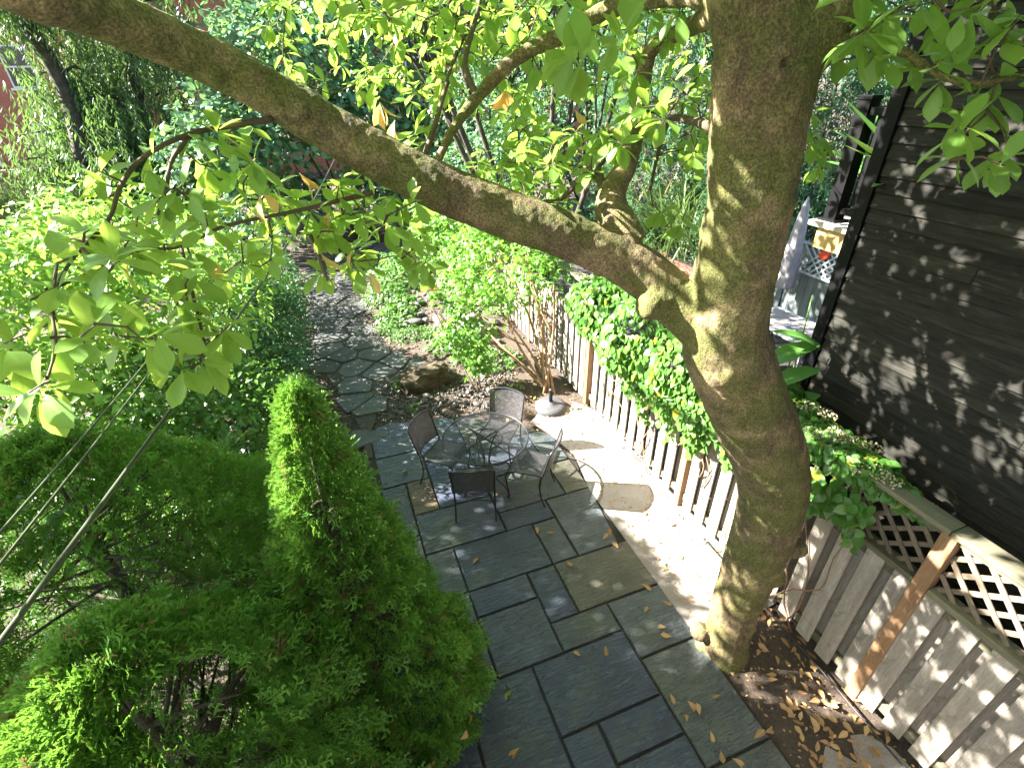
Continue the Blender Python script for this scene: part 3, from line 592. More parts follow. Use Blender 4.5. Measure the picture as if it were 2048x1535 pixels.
for i in range(len(posts)-1):
    a, b = posts[i]+.05, posts[i+1]-.05
    fpart('bottom_rail', (FX-.02, a, .12), (FX+.025, b, .21), M_rail, .004)
    fpart('middle_rail', (FX-.055, a, 1.425), (FX+.06, b, 1.475), M_rail, .006); fpart('under_rail', (FX-.02, a, 1.33), (FX+.025, b, 1.418), M_rail, .004)
    fpart('top_rail', (FX-.075, a-.05+.003, 1.955), (FX+.075, b+.05-.003, 1.995), M_rail, .006); fpart('lattice_rail', (FX-.03, a, 1.9), (FX+.03, b, 1.952), M_rail, .004)
    # lattice: two layers of diagonal slats
    z0, z1 = 1.478, 1.90
    if i < 4:
        sp = .155
        for lay, sg in ((0, 1), (1, -1)):
            s = a-(z1-z0)
            while s < b+(z1-z0):
                # line y = s + sg*(z-z0)
                za, zb = z0, z1; ya = s if sg > 0 else s+(z1-z0); yb = ya+sg*(z1-z0)
                def cl(yv, other_y, zv, other_z):
                    if yv < a: zv = zv+(other_z-zv)*(a-yv)/(other_y-yv); yv = a
                    if yv > b: zv = zv+(other_z-zv)*(b-yv)/(other_y-yv); yv = b
                    return yv, zv
                if not (max(ya, yb) <= a or min(ya, yb) >= b):
                    y_a, z_a = cl(ya, yb, za, zb); y_b, z_b = cl(yb, ya, zb, za)
                    if abs(y_b-y_a) > .05 and (y_a < 4.2):
                        xx = FX-.008+lay*.011; m = MB().bar((0, -(y_b-y_a)/2, -(z_b-z_a)/2), (0, (y_b-y_a)/2, (z_b-z_a)/2), .008, .034, (1, 0, 0))
                        m = MB().bar((0, -(y_b-y_a)/2, -(z_b-z_a)/2), (0, (y_b-y_a)/2, (z_b-z_a)/2), .034, .0085, (1, 0, 0)); o = m.build('lattice_slat', M_lat, fence); o.location = np.array([xx, (y_a+y_b)/2, (z_a+z_b)/2])-FO
                s += sp
for p in posts: fpart('post', (FX-.065, p-.048, 0), (FX+.03, p+.048, 1.95), M_post, .006)
cab = MB(); cab.tube([(3.28, -.5, .05), (3.27, .6, .04), (3.29, 1.3, .05), (3.25, 1.75, .1), (3.27, 2.2, .06), (3.3, 2.9, .04)], .008, 6, 5); tag(cab.build('power_cable', plain('black_rubber', (.02, .02, .022), .5), None, True), 'thin black cable running along the foot of the board fence', 'cable')
# ------------------------------------------------------------------ dark neighbouring extension
M_side = wood_mat('dark_stained_siding', (.014, .0138, .012), (.046, .045, .039), (.022, .026, .017), (4, .35, 4), 14, .75); M_side.node_tree.nodes['Principled BSDF'].inputs['Specular IOR Level'].default_value = .15
M_black = plain('black_paint', (.004, .004, .005), .55, nscale=25, namt=.3, bstr=.15); M_black.node_tree.nodes['Principled BSDF'].inputs['Specular IOR Level'].default_value = .15
WX = 4.05; WY = 2.93
ext = thing('dark_extension', 'dark stained timber extension with horizontal siding and black corner board', 'building', (WX, 0, 0))
EO = np.array([WX, 0, 0])
MB().box((.03, -6, 0), (3.5, WY-.02, 5.6)).build('wall_core', M_black, ext)
z = .05; k = 0
while z < 5.5:
    cuts = [-6.0]
    for c in (WY-rng.uniform(.8, 2.9), ): 
        if k % 2 == 0 and rng.random() < .7: cuts.append(c)
    cuts.append(WY-.098)
    for a, b in zip(cuts[:-1], cuts[1:]):
        m = MB(); ln = b-a-.003; h_ = .1125
        m.add([(-.006, -ln/2, 0), (-.006, ln/2, 0), (.012, ln/2, h_), (.012, -ln/2, h_), (.03, -ln/2, 0), (.03, ln/2, 0), (.03, ln/2, h_), (.03, -ln/2, h_)], [(0, 3, 2, 1), (4, 5, 6, 7), (0, 1, 5, 4), (1, 2, 6, 5), (2, 3, 7, 6), (3, 0, 4, 7)])
        o = m.build('siding_board', M_side, ext, bev=.0025); o.location = (rng.uniform(-.001, .001), (a+b)/2, z)
    z += .1142; k += 1
MB().box((-.022, WY-.095, .02), (.05, WY+.012, 4.78)).build('corner_board', M_black, ext, bev=.003)
MB().box((.05, WY-.02, .02), (.14, WY+.012, 4.78)).build('corner_return', M_black, ext, bev=.003)
# roof terrace behind it
M_deck = plain('deck_edge', (.42, .38, .34), .8, nscale=12, namt=.25, bstr=.3); M_fascia = wood_mat('yellow_timber', (.42, .27, .10), (.6, .42, .19), None, (3, 3, 3), 10)
dk = thing('deck', 'raised timber deck with pale edge board and yellow joist end behind the dark extension', 'deck', (4.6, 3.2, 3.3)); DO = np.array([4.6, 3.2, 3.3])
def dpart(name, a, b, mat, par=dk, off=DO, bev=.003):
    a, b = np.array(a), np.array(b); c = (a+b)/2; o = MB().box(a-c, b-c).build(name, mat, par, bev=bev); o.location = c-off; return o
dpart('edge_board', (4.27, 3.0, 3.28), (4.4, 3.52, 3.325), M_deck); 
for i in range(6): dpart('deck_board', (4.405+.145*i, 3.0, 3.285), (4.545+.145*i, 3.52, 3.32), M_deck)
dpart('fascia', (4.33, 3.0, 3.08), (4.37, 3.45, 3.277), M_fascia); dpart('fascia', (4.37, 3.41, 3.1), (5.3, 3.45, 3.277), M_fascia); dpart('joist', (4.37, 3.01, 3.1), (5.3, 3.05, 3.27), M_fascia)
for yy in (3.05, 3.3): dpart('support_post', (5.0, yy, 0), (5.09, yy+.09, 3.09), M_fascia)
rl = thing('railing', 'black metal railing with square capped post on the raised deck', 'railing', (4.43, 3.4, 3.325)); RO = np.array([4.43, 3.4, 3.325])
rp = lambda n, a, b: dpart(n, a, b, M_black, rl, RO)
rp('post', (4.37, 3.34, 3.325), (4.49, 3.46, 4.30)); rp('post_base', (4.34, 3.31, 3.326), (4.52, 3.49, 3.345)); rp('post_cap', (4.362, 3.332, 4.301), (4.498, 3.468, 4.335))
rp('top_rail', (4.39, 2.95, 4.19), (4.47, 3.34, 4.25)); rp('bottom_rail', (4.40, 2.95, 3.40), (4.46, 3.34, 3.45))
for yy in (3.22, 3.11, 3.0): rp('baluster', (4.412, yy, 3.45), (4.448, yy+.036, 4.19))
rp('top_rail', (4.47, 3.375, 4.2), (5.3, 3.425, 4.25)); rp('bottom_rail', (4.47, 3.38, 3.41), (5.3, 3.42, 3.45))
for i in range(6): rp('baluster', (4.6+.12*i, 3.39, 3.45), (4.622+.12*i, 3.41, 4.2))
sw = thing('potted_plant', 'sword leaved potted plant behind the black deck railing', 'plant', (4.72, 3.1, 3.325))
MB().lathe([(.09, 0), (.12, .22), (.13, .22), (.13, .25)], 14).build('pot', plain('dark_pot', (.05, .04, .04), .5), sw, True)
n = 34; g = rng.uniform(0, 6.28, n); el = rng.uniform(.5, 1.45, n); d_ = np.stack([np.cos(g)*np.cos(el), np.sin(g)*np.cos(el), np.sin(el)], 1)
cloud('blades', [merge(proto_leaf(LAN, .3, .35), np.tile([0, 0, .24], (n, 1)), frames(d_, np.tile([0, 0, 1.], (n, 1))+rng.normal(size=(n, 3))*.2), rng.uniform(.5, .95, n))], M_canna, sw)
# ------------------------------------------------------------------ climbing hydrangea on the fence
vine = thing('climbing_vine', 'leafy climbing hydrangea sprawling over the top of the board fence', 'vine', (3.5, 3.6, 0)); VO = np.array([3.5, 3.6, 0])
def vine_leaves(n):
    P, D, U = [], [], []
    while len(P) < n:
        y = rng.uniform(1.25, 6.1); k = np.interp(y, [1.25, 1.7, 2.5, 3.2, 4.2, 5.4, 6.1], [.06, .15, .22, .56, .72, .66, .3]); zc = np.interp(y, [1.25, 2.4, 3.4, 5.4, 6.1], [1.93, 1.95, 1.9, 1.85, 1.8])
        if rng.random() > .3+k*1.4: continue
        lump = 1+.22*math.sin(y*5.3+1)*math.cos(y*2.1)
        if rng.random() < .72 or y < 1.5:
            g = rng.uniform(-.5, math.pi+.35); r = rng.uniform(.86, 1.06); p = np.array([3.47-math.cos(g)*(k*.95)*r*lump, y, zc+math.sin(g)*(k*.7)*r*lump]); o = np.array([-math.cos(g), rng.normal()*.3, math.sin(g)+.25])
        else:   # tendrils hanging down the boards
            dl = np.interp(y, [1.3, 1.7, 2.2, 2.6, 3.2, 4.2, 5, 5.6], [.35, .5, .45, .55, .85, 1.05, .55, .2])*(.55+.45*math.sin(y*7+.6)**2); q = rng.random()**1.5; p = np.array([3.36-rng.uniform(0, .14)-k*.55*(1-q), y, zc-.1-dl*q]); o = np.array([-1, rng.normal()*.4, .5])
        P.append(p); o = o/np.linalg.norm(o); d = np.array([o[0]*.5, rng.normal()*.7, -.75+rng.normal()*.3]); D.append(d); U.append(o+rng.normal(size=3)*.28)
    return np.array(P), frames(np.array(D), np.array(U))
vp, vR = vine_leaves(8500); vs_ = rng.uniform(.06, .1, len(vp)); a, b, d = proj(vp)
sc = np.where((a > 0) & (a < 2048) & (b > 0) & (b < 1535), vs_/d, 0)*(vp[:, 0] < 3.6)*(rng.random(len(vp))*.6+.4); ti = np.argsort(-sc)[:300]; ri = np.argsort(-sc)[300:]
leaf_objs('leaf', P_HRT, 'hrt', M_vine, vine, vp[ti], vR[ti], vs_[ti], VO); cloud('foliage', [merge(P_HRT, vp[ri], vR[ri], vs_[ri])], M_vine, vine, VO)
m = MB()
for i in range(20):
    y = rng.uniform(1.6, 5.6); z = 1.9; P = [(3.35, y, .02 if rng.random() < .4 else rng.uniform(.5, 1.2))]
    for j in range(5): P.append((3.36-rng.uniform(0, .08), y+rng.normal()*.12, P[0][2]+(z-P[0][2])*(j+1)/5))
    m.tube(np.array(P)-VO, np.linspace(.009, .004, 6), 5, 3)
m.build('stems', plain('vine_stem', (.22, .13, .08), .9, nscale=30), vine, True)
M_flow = plain('dry_flower_head', (.42, .38, .22), .9, nscale=50, namt=.5)
for i in range(15):
    y = (1.55, 1.75, 1.9, 2.05, 2.25, 2.4, 1.65, 2.15, 5.5, 5.3, 5.85, 4.2, 2.0, 2.3, 1.85)[i]; k = np.interp(y, [1.25, 1.7, 2.5, 3.2, 4.2, 5.4, 6.1], [.06, .15, .22, .56, .72, .66, .3]); g = rng.uniform(.5, 2.6); c = np.array([3.47-math.cos(g)*k, y, 1.9+math.sin(g)*k*.75+.06]); n = 60
    u = unit(n)*np.array([.07, .07, .025]); cloud('flower_head', [merge(P_RND, c+u, frames(unit(n), unit(n)), rng.uniform(.014, .022, n))], M_flow, vine, VO)
# ------------------------------------------------------------------ table and chairs
M_iron = plain('black_powder_coat', (.018, .018, .021), .38, 0, 60, .4, .1)
M_sunlit = plain('sunlit_powder_coat', (.06, .057, .06), .4, 0, 30, .5, .1)  # lighter copy of the black coat, imitating sun on seats and backs
def panel(fn, nu, nv, wu, wv, su=10, sv=10):
    """woven sheet: strips along u and v over the surface fn(u,v)"""
    m = MB()
    for j in range(nv+1):
        c = j/nv; lo, hi = max(0, c-wv/2), min(1, c+wv/2); v = []
        for i in range(su+1): v += [fn(i/su, lo), fn(i/su, hi)]
        m.add(v, [(2*i, 2*i+2, 2*i+3, 2*i+1) for i in range(su)])
    for j in range(nu+1):
        c = j/nu; lo, hi = max(0, c-wu/2), min(1, c+wu/2); v = []
        for i in range(sv+1): p, q = np.array(fn(lo, i/sv)), np.array(fn(hi, i/sv)); v += [p+[0, 0, .0006], q+[0, 0, .0006]]
        m.add(v, [(2*i, 2*i+2, 2*i+3, 2*i+1) for i in range(sv)])
    return m
def make_chair():
    t = thing('mesh_chair', '', 'chair')
    def seat(u, v): x = (u-.5)*(.46-.04*(1-v)); return (x, -.2+.42*v, .435-.02*math.sin(math.pi*v)*(1-(2*u-1)**2)-(.03*((v-.8)/.2)**2 if v > .8 else 0))
    def back(u, v): a = (u-.5)*2; return (a*(.235+.015*v), -.235-.10*v-.05*(1-a*a), .47+.38*v+.025*v*(1-a*a))
    panel(seat, 40, 38, .017, .018).build('seat', M_sunlit, t); panel(back, 40, 34, .018, .0205).build('backrest', M_sunlit, t)
    m = MB(); m.tube([seat(0, i/8) for i in range(9)]+[seat(i/8, 1) for i in range(1, 9)]+[seat(1, 1-i/8) for i in range(1, 9)]+[seat(1-i/8, 0) for i in range(1, 9)], .009, 7); m.build('seat_frame', M_iron, t, True)
    m = MB(); m.tube([back(0, i/6) for i in range(7)]+[back(i/10, 1) for i in range(1, 11)]+[back(1, 1-i/6) for i in range(1, 7)], .011, 7); m.tube([back(i/10, .0) for i in range(11)], .008, 6); m.build('back_frame', M_iron, t, True)
    for s in (-1, 1):
        m = MB(); m.tube([(s*.235, -.235, .48), (s*.235, -.21, .40), (s*.235, -.2, .28), (s*.238, -.225, .12), (s*.24, -.27, 0)], .0115, 7, 4); m.build('leg', M_iron, t, True)
        m = MB(); m.tube([(s*.225, .2, .415), (s*.23, .235, .39), (s*.232, .225, .25), (s*.234, .2, .1), (s*.235, .21, 0)], .0115, 7, 4); m.build('leg', M_iron, t, True)
    m = MB(); m.tube([(-.235, -.2, .25), (0, -.19, .27), (.235, -.2, .25)], .007, 6, 4); m.build('stretcher', M_iron, t, True); return t
def copy_tree(o, parent=None):
    c = o.copy(); COL.objects.link(c); c.parent = parent
    for ch in list(o.children): copy_tree(ch, c)
    return c
ch0 = make_chair(); TC = np.array([1.34, 4.74, 0])
CH = [((1.07, 4.37), (.3, .95), 'black mesh chair with its back to the slab of wide riven patio, facing the boulder across the table'), ((.86, 5.0), (.72, -.69), 'black mesh chair on the cedar side of the round table'), ((1.79, 4.40), (-.77, .63), 'black mesh chair on the magnolia side of the table'), ((1.66, 5.17), (-.66, -.75), 'black mesh chair at the table, the one closest to the umbrella base')]
CH[0] = (CH[0][0], CH[0][1], 'black mesh chair with its back toward the open patio slabs')
for i, (c, d, lab) in enumerate(CH):
    o = ch0 if i == 0 else copy_tree(ch0); o.location = (c[0], c[1], .008); o.rotation_euler = (0, 0, math.atan2(-d[0], d[1])); tag(o, lab, 'chair', 'mesh chairs around the patio table')
tb = thing('round_table', 'round black mesh patio table among four chairs', 'table', (TC[0], TC[1], .006))
def disc(sg):
    m = MB(); r = .525; sp = .0165
    k = -int(r/sp)
    while k*sp < r:
        c = k*sp; h_ = math.sqrt(max(0, r*r-c*c)); a = R(28)*sg
        ca, sa = math.cos(a), math.sin(a); w_ = .0023
        v = [(x*ca-y*sa, x*sa+y*ca, .72+(.001 if sg > 0 else 0)) for x, y in ((-h_, c-w_), (h_, c-w_), (h_, c+w_), (-h_, c+w_))]; m.add(v, [(0, 1, 2, 3)]); k += 1
    return m
mm_ = disc(1); m2 = disc(-1); mm_.add(m2.v, m2.f); mm_.build('mesh_top', M_iron, tb)
m = MB(); m.tube([(.53*math.cos(2*math.pi*i/48), .53*math.sin(2*math.pi*i/48), .718) for i in range(49)], .012, 8, 0, False); m.build('rim', M_iron, tb, True)
for g in (25, 115):
    c, s = math.cos(R(g)), math.sin(R(g)); MB().bar((-.52*c, -.52*s, .706-(g > 90)*.012), (.52*c, .52*s, .706-(g > 90)*.012), .022, .012).build('cross_bar', M_iron, tb)
m = MB(); m.tube([(.21*math.cos(2*math.pi*i/24), .21*math.sin(2*math.pi*i/24), .69) for i in range(25)], .008, 6, 0, False); m.build('brace_ring', M_iron, tb, True)
for g in (25, 115, 205, 295):
    c, s = math.cos(R(g)), math.sin(R(g)); m = MB(); m.tube([(.21*c, .21*s, .695), (.12*c, .12*s, .6), (.05*c, .05*s, .42), (.06*c, .06*s, .26), (.2*c, .2*s, .14), (.34*c, .34*s, .1), (.4*c, .4*s, .0)], .012, 7, 5); m.build('leg', M_iron, tb, True)
# umbrella stand
ub = thing('umbrella_base', 'dark cast umbrella base with short pole stub below the maple', 'umbrella base', (2.80, 5.98, .0))
M_cast = plain('cast_stone', (.06, .06, .066), .7, nscale=40, bstr=.4)
MB().lathe([(.25, -.02), (.255, .03), (.24, .07), (.17, .095), (.06, .1), (.05, .13)], 26).build('base', M_cast, ub, True); MB().lathe([(.03, .1), (.028, .33), (.034, .335), (.034, .36)], 14).build('tube', M_iron, ub, True); MB().lathe([(.012, 0), (.012, .05)], 8, (.04, 0, .24)).build('knob', M_iron, ub, True)
# ------------------------------------------------------------------ stones
import bmesh
def stone_mesh(seed, sq=.7, lump=.25):
    bm = bmesh.new(); bmesh.ops.create_icosphere(bm, subdivisions=2, radius=1); r = np.random.default_rng(seed); ph = r.uniform(0, 6, 6)
    for v in bm.verts:
        c = v.co; k = 1+lump*(.5*math.sin(2.1*c.x+ph[0])+.5*math.sin(2.4*c.y+ph[1])+.4*math.sin(3.3*c.z+ph[2]))*.6; v.co = Vector((c.x*k, c.y*k*.8, c.z*k*sq))
    me = bpy.data.meshes.new('river_stone'); bm.to_mesh(me); bm.free()
    for p in me.polygons: p.use_smooth = True
    return me
def stone_mat():
    m, t, b = newmat('river_stone'); oi = t.nodes.new('ShaderNodeObjectInfo'); n = noise(t, mapping(t), 6, 5)
    c = mix(t, 1, oi.outputs['Color'], ramp(t, oi.outputs['Random'], [(0, (.8, .8, .8)), (1, (1.2, 1.2, 1.2))]).outputs[0], 'MULTIPLY')
    c = mix(t, 1, c, ramp(t, n.outputs[0], [(.3, (.6, .6, .6)), (.7, (1.2, 1.2, 1.2))]).outputs[0], 'MULTIPLY'); L(t, c, b.inputs['Base Color']); b.inputs['Roughness'].default_value = .7; bump(t, b, n.outputs[0], .3, .01); return m
M_stone = stone_mat(); SM = [stone_mesh(i, .6+.1*(i % 3)) for i in range(5)]
for me in SM: me.materials.append(M_stone)
TONES = [('dark grey', (.06, .056, .055)), ('mid grey', (.11, .105, .10)), ('brownish', (.14, .105, .08)), ('bluish grey', (.085, .09, .10)), ('pale', (.25, .23, .21))]
def stone(x, y, s, label, group):
    tn = TONES[rng.choice(5, p=[.25, .3, .2, .15, .1])]; sz_ = 'big' if s > .12 else 'fist sized' if s > .06 else 'small'; label = f'{sz_} {tn[0]} {label}'
    o = link('river_stone', SM[rng.integers(5)], None); o.color = (*tn[1], 1); o.location = (x, y, zg(x, y)+s*.3); o.scale = (s*rng.uniform(.85, 1.25), s, s*rng.uniform(.8, 1.1)); o.rotation_euler = (rng.uniform(-.25, .25), rng.uniform(-.25, .25), rng.uniform(0, 6.28)); tag(o, label, 'stone', group)
def scat(n, fx, smin, smax, label, group, gap=.9):
    P = []; tr = 0
    while len(P) < n and tr < 6000:
        tr += 1; x, y = fx(); s = smin+(smax-smin)*rng.random()**2
        if all((x-a)**2+(y-b)**2 > (gap*(s+c))**2 for a, b, c in P): P.append((x, y, s)); stone(x, y, s, label, group)
scat(60, lambda: (rng.normal(2.15, .55), rng.normal(10.5, 1.1)), .07, .2, 'rounded river stone in the rockery heap beside the path', 'stones of the rockery heap')
scat(42, lambda: (rng.uniform(.3, 2.2), 6.62+rng.uniform(0, .55)+.15*math.sin(rng.uniform(0, 6))), .03, .085, 'rounded stone on the dark soil between patio and boulder', 'stones along the patio edge')
scat(30, lambda: (rng.uniform(.75, 1.35), rng.uniform(9.3, 10.6)), .04, .12, 'rounded stone edging the path below the rockery', 'stones edging the path')
scat(26, lambda: (rng.uniform(-1.0, -.68), rng.uniform(6.9, 11)), .03, .07, 'stone lying along the shrub side of the flagstone path', 'stones on the shrub side of the path')
scat(6, lambda: (rng.uniform(1.7, 2.8), rng.uniform(8.8, 9.6)), .14, .24, 'rounded rock at the foot of the rockery heap', 'large rockery rocks', 1.1)
# grit between the stones
n = 5200; gx = np.concatenate([rng.uniform(.2, 2.6, 1700), rng.normal(2.1, .8, 1500), rng.uniform(-.75, .6, 2000)]); gy = np.concatenate([rng.uniform(6.3, 7.9, 1700), rng.normal(10.5, 1.3, 1500), rng.uniform(6.0, 14, 2000)])
gz = np.array([zg(a, b) for a, b in zip(gx, gy)])+.015; oct_ = (np.array([(1, 0, 0), (0, 1, 0), (-1, 0, 0), (0, -1, 0), (0, 0, .7), (0, 0, -.7)]), [(0, 1, 4), (1, 2, 4), (2, 3, 4), (3, 0, 4), (1, 0, 5), (2, 1, 5), (3, 2, 5), (0, 3, 5)], np.zeros((6, 3)))
M_pg = plain('pebble', (.12, .11, .10), .85, nscale=15, namt=.5)
o = cloud('pebbles', [merge(oct_, np.stack([gx, gy, gz], 1), frames(unit(n), unit(n)), rng.uniform(.008, .028, n))], M_pg, None); tag(o, 'loose small pebbles strewn over the soil and path joints', 'pebbles')
bm = bmesh.new(); bmesh.ops.create_icosphere(bm, subdivisions=4, radius=1)
for v in bm.verts:
    c = v.co.copy(); from mathutils import noise as mnoise
    k = 1+.22*mnoise.noise(c*1.6)+.09*mnoise.noise(c*4.2)+.04*mnoise.noise(c*11); e = (abs(c.x)**3+abs(c.y)**3+abs(c.z)**3)**(-1/3)
    v.co = Vector((c.x*e*.62*k, c.y*e*.36*k, max(-.35, c.z*e)*.36*k+.08))
me = bpy.data.meshes.new('boulder'); bm.to_mesh(me); bm.free()
bo = link('boulder', me, plain('mossy_rock', (.06, .044, .024), .9, nscale=5, namt=.6, bstr=1, bdist=.06)); bo.location = (1.12, 7.5, .02); bo.rotation_euler = (0, 0, .25); bo.scale = (.75, .75, .7); tag(bo, 'brown mossy boulder lying at the edge of the flagstone path', 'boulder')
# ------------------------------------------------------------------ cedars
CONE = [(0, .85), (.12, 1), (.3, .88), (.45, .68), (.6, .47), (.75, .28), (.9, .13), (1, .01)]
OVO = [(0, .8), (.2, 1), (.5, .95), (.75, .72), (.9, .42), (1, .08)]
def cedar(loc, h, r, n, label, prof, lean=(0, 0), name='cedar_tree', sz=(.13, .22), mat=M_cedar, holes=()):
    t = thing(name, label, 'cedar', loc); zs = rng.random(n*3) if prof is CONE else np.where(rng.random(n*3) < .5, 1-rng.random(n*3)**1.6, rng.random(n*3)); rr = np.interp(zs, [p[0] for p in prof], [p[1] for p in prof])*r
    keep = rng.random(n*3) < rr/r*.85+.15; zs, rr = zs[keep][:n], rr[keep][:n]; k = len(zs); g = rng.uniform(0, 2*math.pi, k)
    lump = 1+.09*np.sin(3*g+zs*9)+.08*np.sin(8*g-zs*19+1)+.08*np.sin(13*g+zs*37)
    dep = rng.random(k)**.3; rad = rr*lump*(.55+.47*dep)
    p = np.stack([np.cos(g)*rad+lean[0]*zs, np.sin(g)*rad+lean[1]*zs, zs*h-.10*rad], 1)
    d = np.stack([np.cos(g), np.sin(g), .75+.5*rng.normal(size=k)], 1)+rng.normal(size=(k, 3))*.35; d[:, 2] += zs*zs*.9
    tang = np.stack([-np.sin(g), np.cos(g), np.zeros(k)], 1); u = tang*(rng.normal(size=k)*.7)[:, None]+np.stack([np.cos(g)*.5, np.sin(g)*.5, .55*np.ones(k)], 1)*rng.random(k)[:, None]*1.6+rng.normal(size=(k, 3))*.35
    wpos = p+np.array(loc); ok = np.ones(k, bool)
    for hx, hy, hr in holes:
        a, b, dd = proj(wpos); ok &= ((a-hx)**2+((b-hy)*1.2)**2 > hr**2) | (rng.random(k) < .12)
    p, d, u = p[ok], d[ok], u[ok]; k = len(p); s = rng.uniform(*sz, k); Rm = frames(d, u); c = rng.random(k)
    sets = [merge(P_SPR[i], p[i::3], Rm[i::3], s[i::3], c[i::3]) for i in range(3)]
    cloud('foliage', sets, mat, t)
    m = MB(); m.tube([(0, 0, -.05), (lean[0]*.3, lean[1]*.3, h*.35), (lean[0]*.9, lean[1]*.9, h*.9)], [.07, .05, .008], 8, 4); m.build('trunk', M_darkbark, t, True)
    m = MB()
    for i in range(70):
        z = rng.uniform(.05, .85); g = rng.uniform(0, 6.28); q = np.interp(z, [a for a, _ in prof], [b for _, b in prof])*r*.85; c0 = np.array([lean[0]*z, lean[1]*z, z*h*.92]); e = c0+[math.cos(g)*q, math.sin(g)*q, .12*h*rng.random()]; m.tube([c0, (c0+e)/2+rng.normal(size=3)*.04, e], [.016, .01, .004], 5, 3)
    m.build('branches', M_darkbark, t, True)['kind'] = 'stuff'; return t, p+np.array(loc)
CONE = [(0, .85), (.12, 1), (.3, .88), (.45, .68), (.6, .47), (.75, .28), (.9, .13), (1, .01)]
OVO = [(0, .8), (.2, 1), (.5, .95), (.75, .72), (.9, .42), (1, .08)]
cA, pA = cedar((-.36, 2.32, 0), 3.16, .76, 13500, 'pointed conical cedar standing at the edge of the patio', CONE, (.05, .05), sz=(.09, .16))
cB, pB = cedar((-1.25, 1.7, 0), 2.5, 1.0, 15500, 'broad cedar with a dark bare hollow beside the conical one', OVO, (0, 0), sz=(.09, .16), holes=((410, 1400, 95), (330, 1130, 0)))
cC, pC = cedar((-1.85, 3.12, 0), 2.7, 1.25, 18000, 'rounded cedar with brown tips below the bright leafy shrub', OVO, (0, 0), sz=(.09, .16))
# ------------------------------------------------------------------ shrubs and trees
def bush(name, label, cat, loc, blobs, n, proto, key, size, mat, nobj=0, stems=8, sr=.012, inner=.55, group=None, bark=M_twig, partname='foliage', droop=.35, air=False):
    t = thing(name, label, cat, loc, group); lo = np.array(loc, float); B = [(np.array(c, float), np.array(r if np.ndim(r) else (r, r, r), float)) for c, r in blobs]
    wgt = np.array([np.prod(r)**(2/3) for _, r in B]); wgt /= wgt.sum(); ch = rng.choice(len(B), n, p=wgt); C = np.array([B[i][0] for i in ch]); RR = np.array([B[i][1] for i in ch])
    dirs = unit(n); dirs[:, 2] = np.where((dirs[:, 2] < -.2) & (rng.random(n) < .7), -dirs[:, 2], dirs[:, 2])
    lump = 1+.16*np.sin(dirs[:, 0]*6+ch)*np.cos(dirs[:, 1]*7+ch*2)+.1*np.sin(dirs[:, 2]*11+dirs[:, 0]*9)
    f = inner+(1.03-inner)*rng.random(n)**(.8 if air else .35); P = C+dirs*RR*(f*lump)[:, None]
    ok = P[:, 2] > .04; P, dirs = P[ok], dirs[ok]; n = len(P)
    D = dirs*.6+rng.normal(size=(n, 3))*.6; D[:, 2] -= droop; U = dirs*.5+np.array([0, 0, .9])+rng.normal(size=(n, 3))*.35
    Rm = frames(D, U); s = rng.uniform(*size, n); idx = np.arange(n)
    if nobj:
        a, b, d = proj(P); front = -((P-CC)/np.linalg.norm(P-CC, axis=1, keepdims=True)*dirs).sum(1); sc_ = np.where((a > 0) & (a < 2048) & (b > 0) & (b < 1535), s/np.maximum(d, .5), 0)*(front > .1)*(.5+rng.random(n)); od = np.argsort(-sc_); leaf_objs('leaf', proto, key, mat, t, P[od[:nobj]], Rm[od[:nobj]], s[od[:nobj]], lo); idx = od[nobj:]
    cloud(partname, [merge(proto, P[idx], Rm[idx], s[idx])], mat, t, lo)
    if stems:
        m = MB()
        for i in range(stems):
            c, r = B[i % len(B)]; e = c+rng.normal(size=3)*r*.35; b0 = lo+np.array([rng.normal()*.06, rng.normal()*.06, -.03]); md = b0*.45+e*.55+rng.normal(size=3)*.08; md[2] = b0[2]*.5+e[2]*.5
            m.tube(np.array([b0, md, e])-lo, [sr, sr*.75, sr*.3], 6, 4)
            for _ in range(3):
                q = md+(e-md)*rng.random(); e2 = c+unit(1)[0]*r*.85; m.tube(np.array([q, (q+e2)/2+rng.normal(size=3)*.05, e2])-lo, [sr*.45, sr*.3, sr*.15], 5, 3)
        m.build('stems', bark, t, True)
    return t
bush('leafy_shrub', 'tall sunlit shrub with large bright green leaves behind the cables', 'shrub', (-2.9, 7.4, 0), [((-2.1, 7.2, 1.9), 1.05), ((-3.6, 7.2, 2.0), 1.25), ((-3.0, 8.8, 2.1), 1.25), ((-1.75, 9.2, 1.6), .85), ((-4.9, 8.2, 2.2), 1.3), ((-4.2, 5.9, 1.7), 1.0), ((-2.7, 6.1, 1.5), .8)], 11000, P_OVA, 'ova', (.09, .15), M_bright, 300, 14, .025)
bush('privet_shrub', 'mid green shrub with bare twigs between the conical cedar and the bright shrub', 'shrub', (-1.5, 5.7, 0), [((-1.6, 5.9, .95), .8), ((-2.5, 5.1, 1.0), .75), ((-1.15, 6.5, .6), .5), ((-1.0, 5.2, .55), .45), ((-.95, 4.3, .5), .4), ((-1.7, 4.7, .8), .6), ((-2.2, 6.2, 1.2), .8), ((-3.2, 4.9, 1.1), .8)], 10500, P_OVA, 'ova2', (.06, .1), M_privet, 160, 22, .012)
bush('path_shrub', 'low blue green shrub spilling toward the flagstone path', 'shrub', (-1.2, 8.8, 0), [((-1.2, 7.3, .65), .55), ((-1.2, 8.2, .7), .55), ((-1.18, 9.2, .75), .58), ((-1.25, 10.2, .8), .62), ((-1.4, 11.4, .8), .7), ((-1.6, 9.7, 1.0), .7), ((-1.6, 7.9, .9), .6)], 10500, P_OVA, 'ova3', (.055, .095), M_bluegreen, 120, 10, .012)
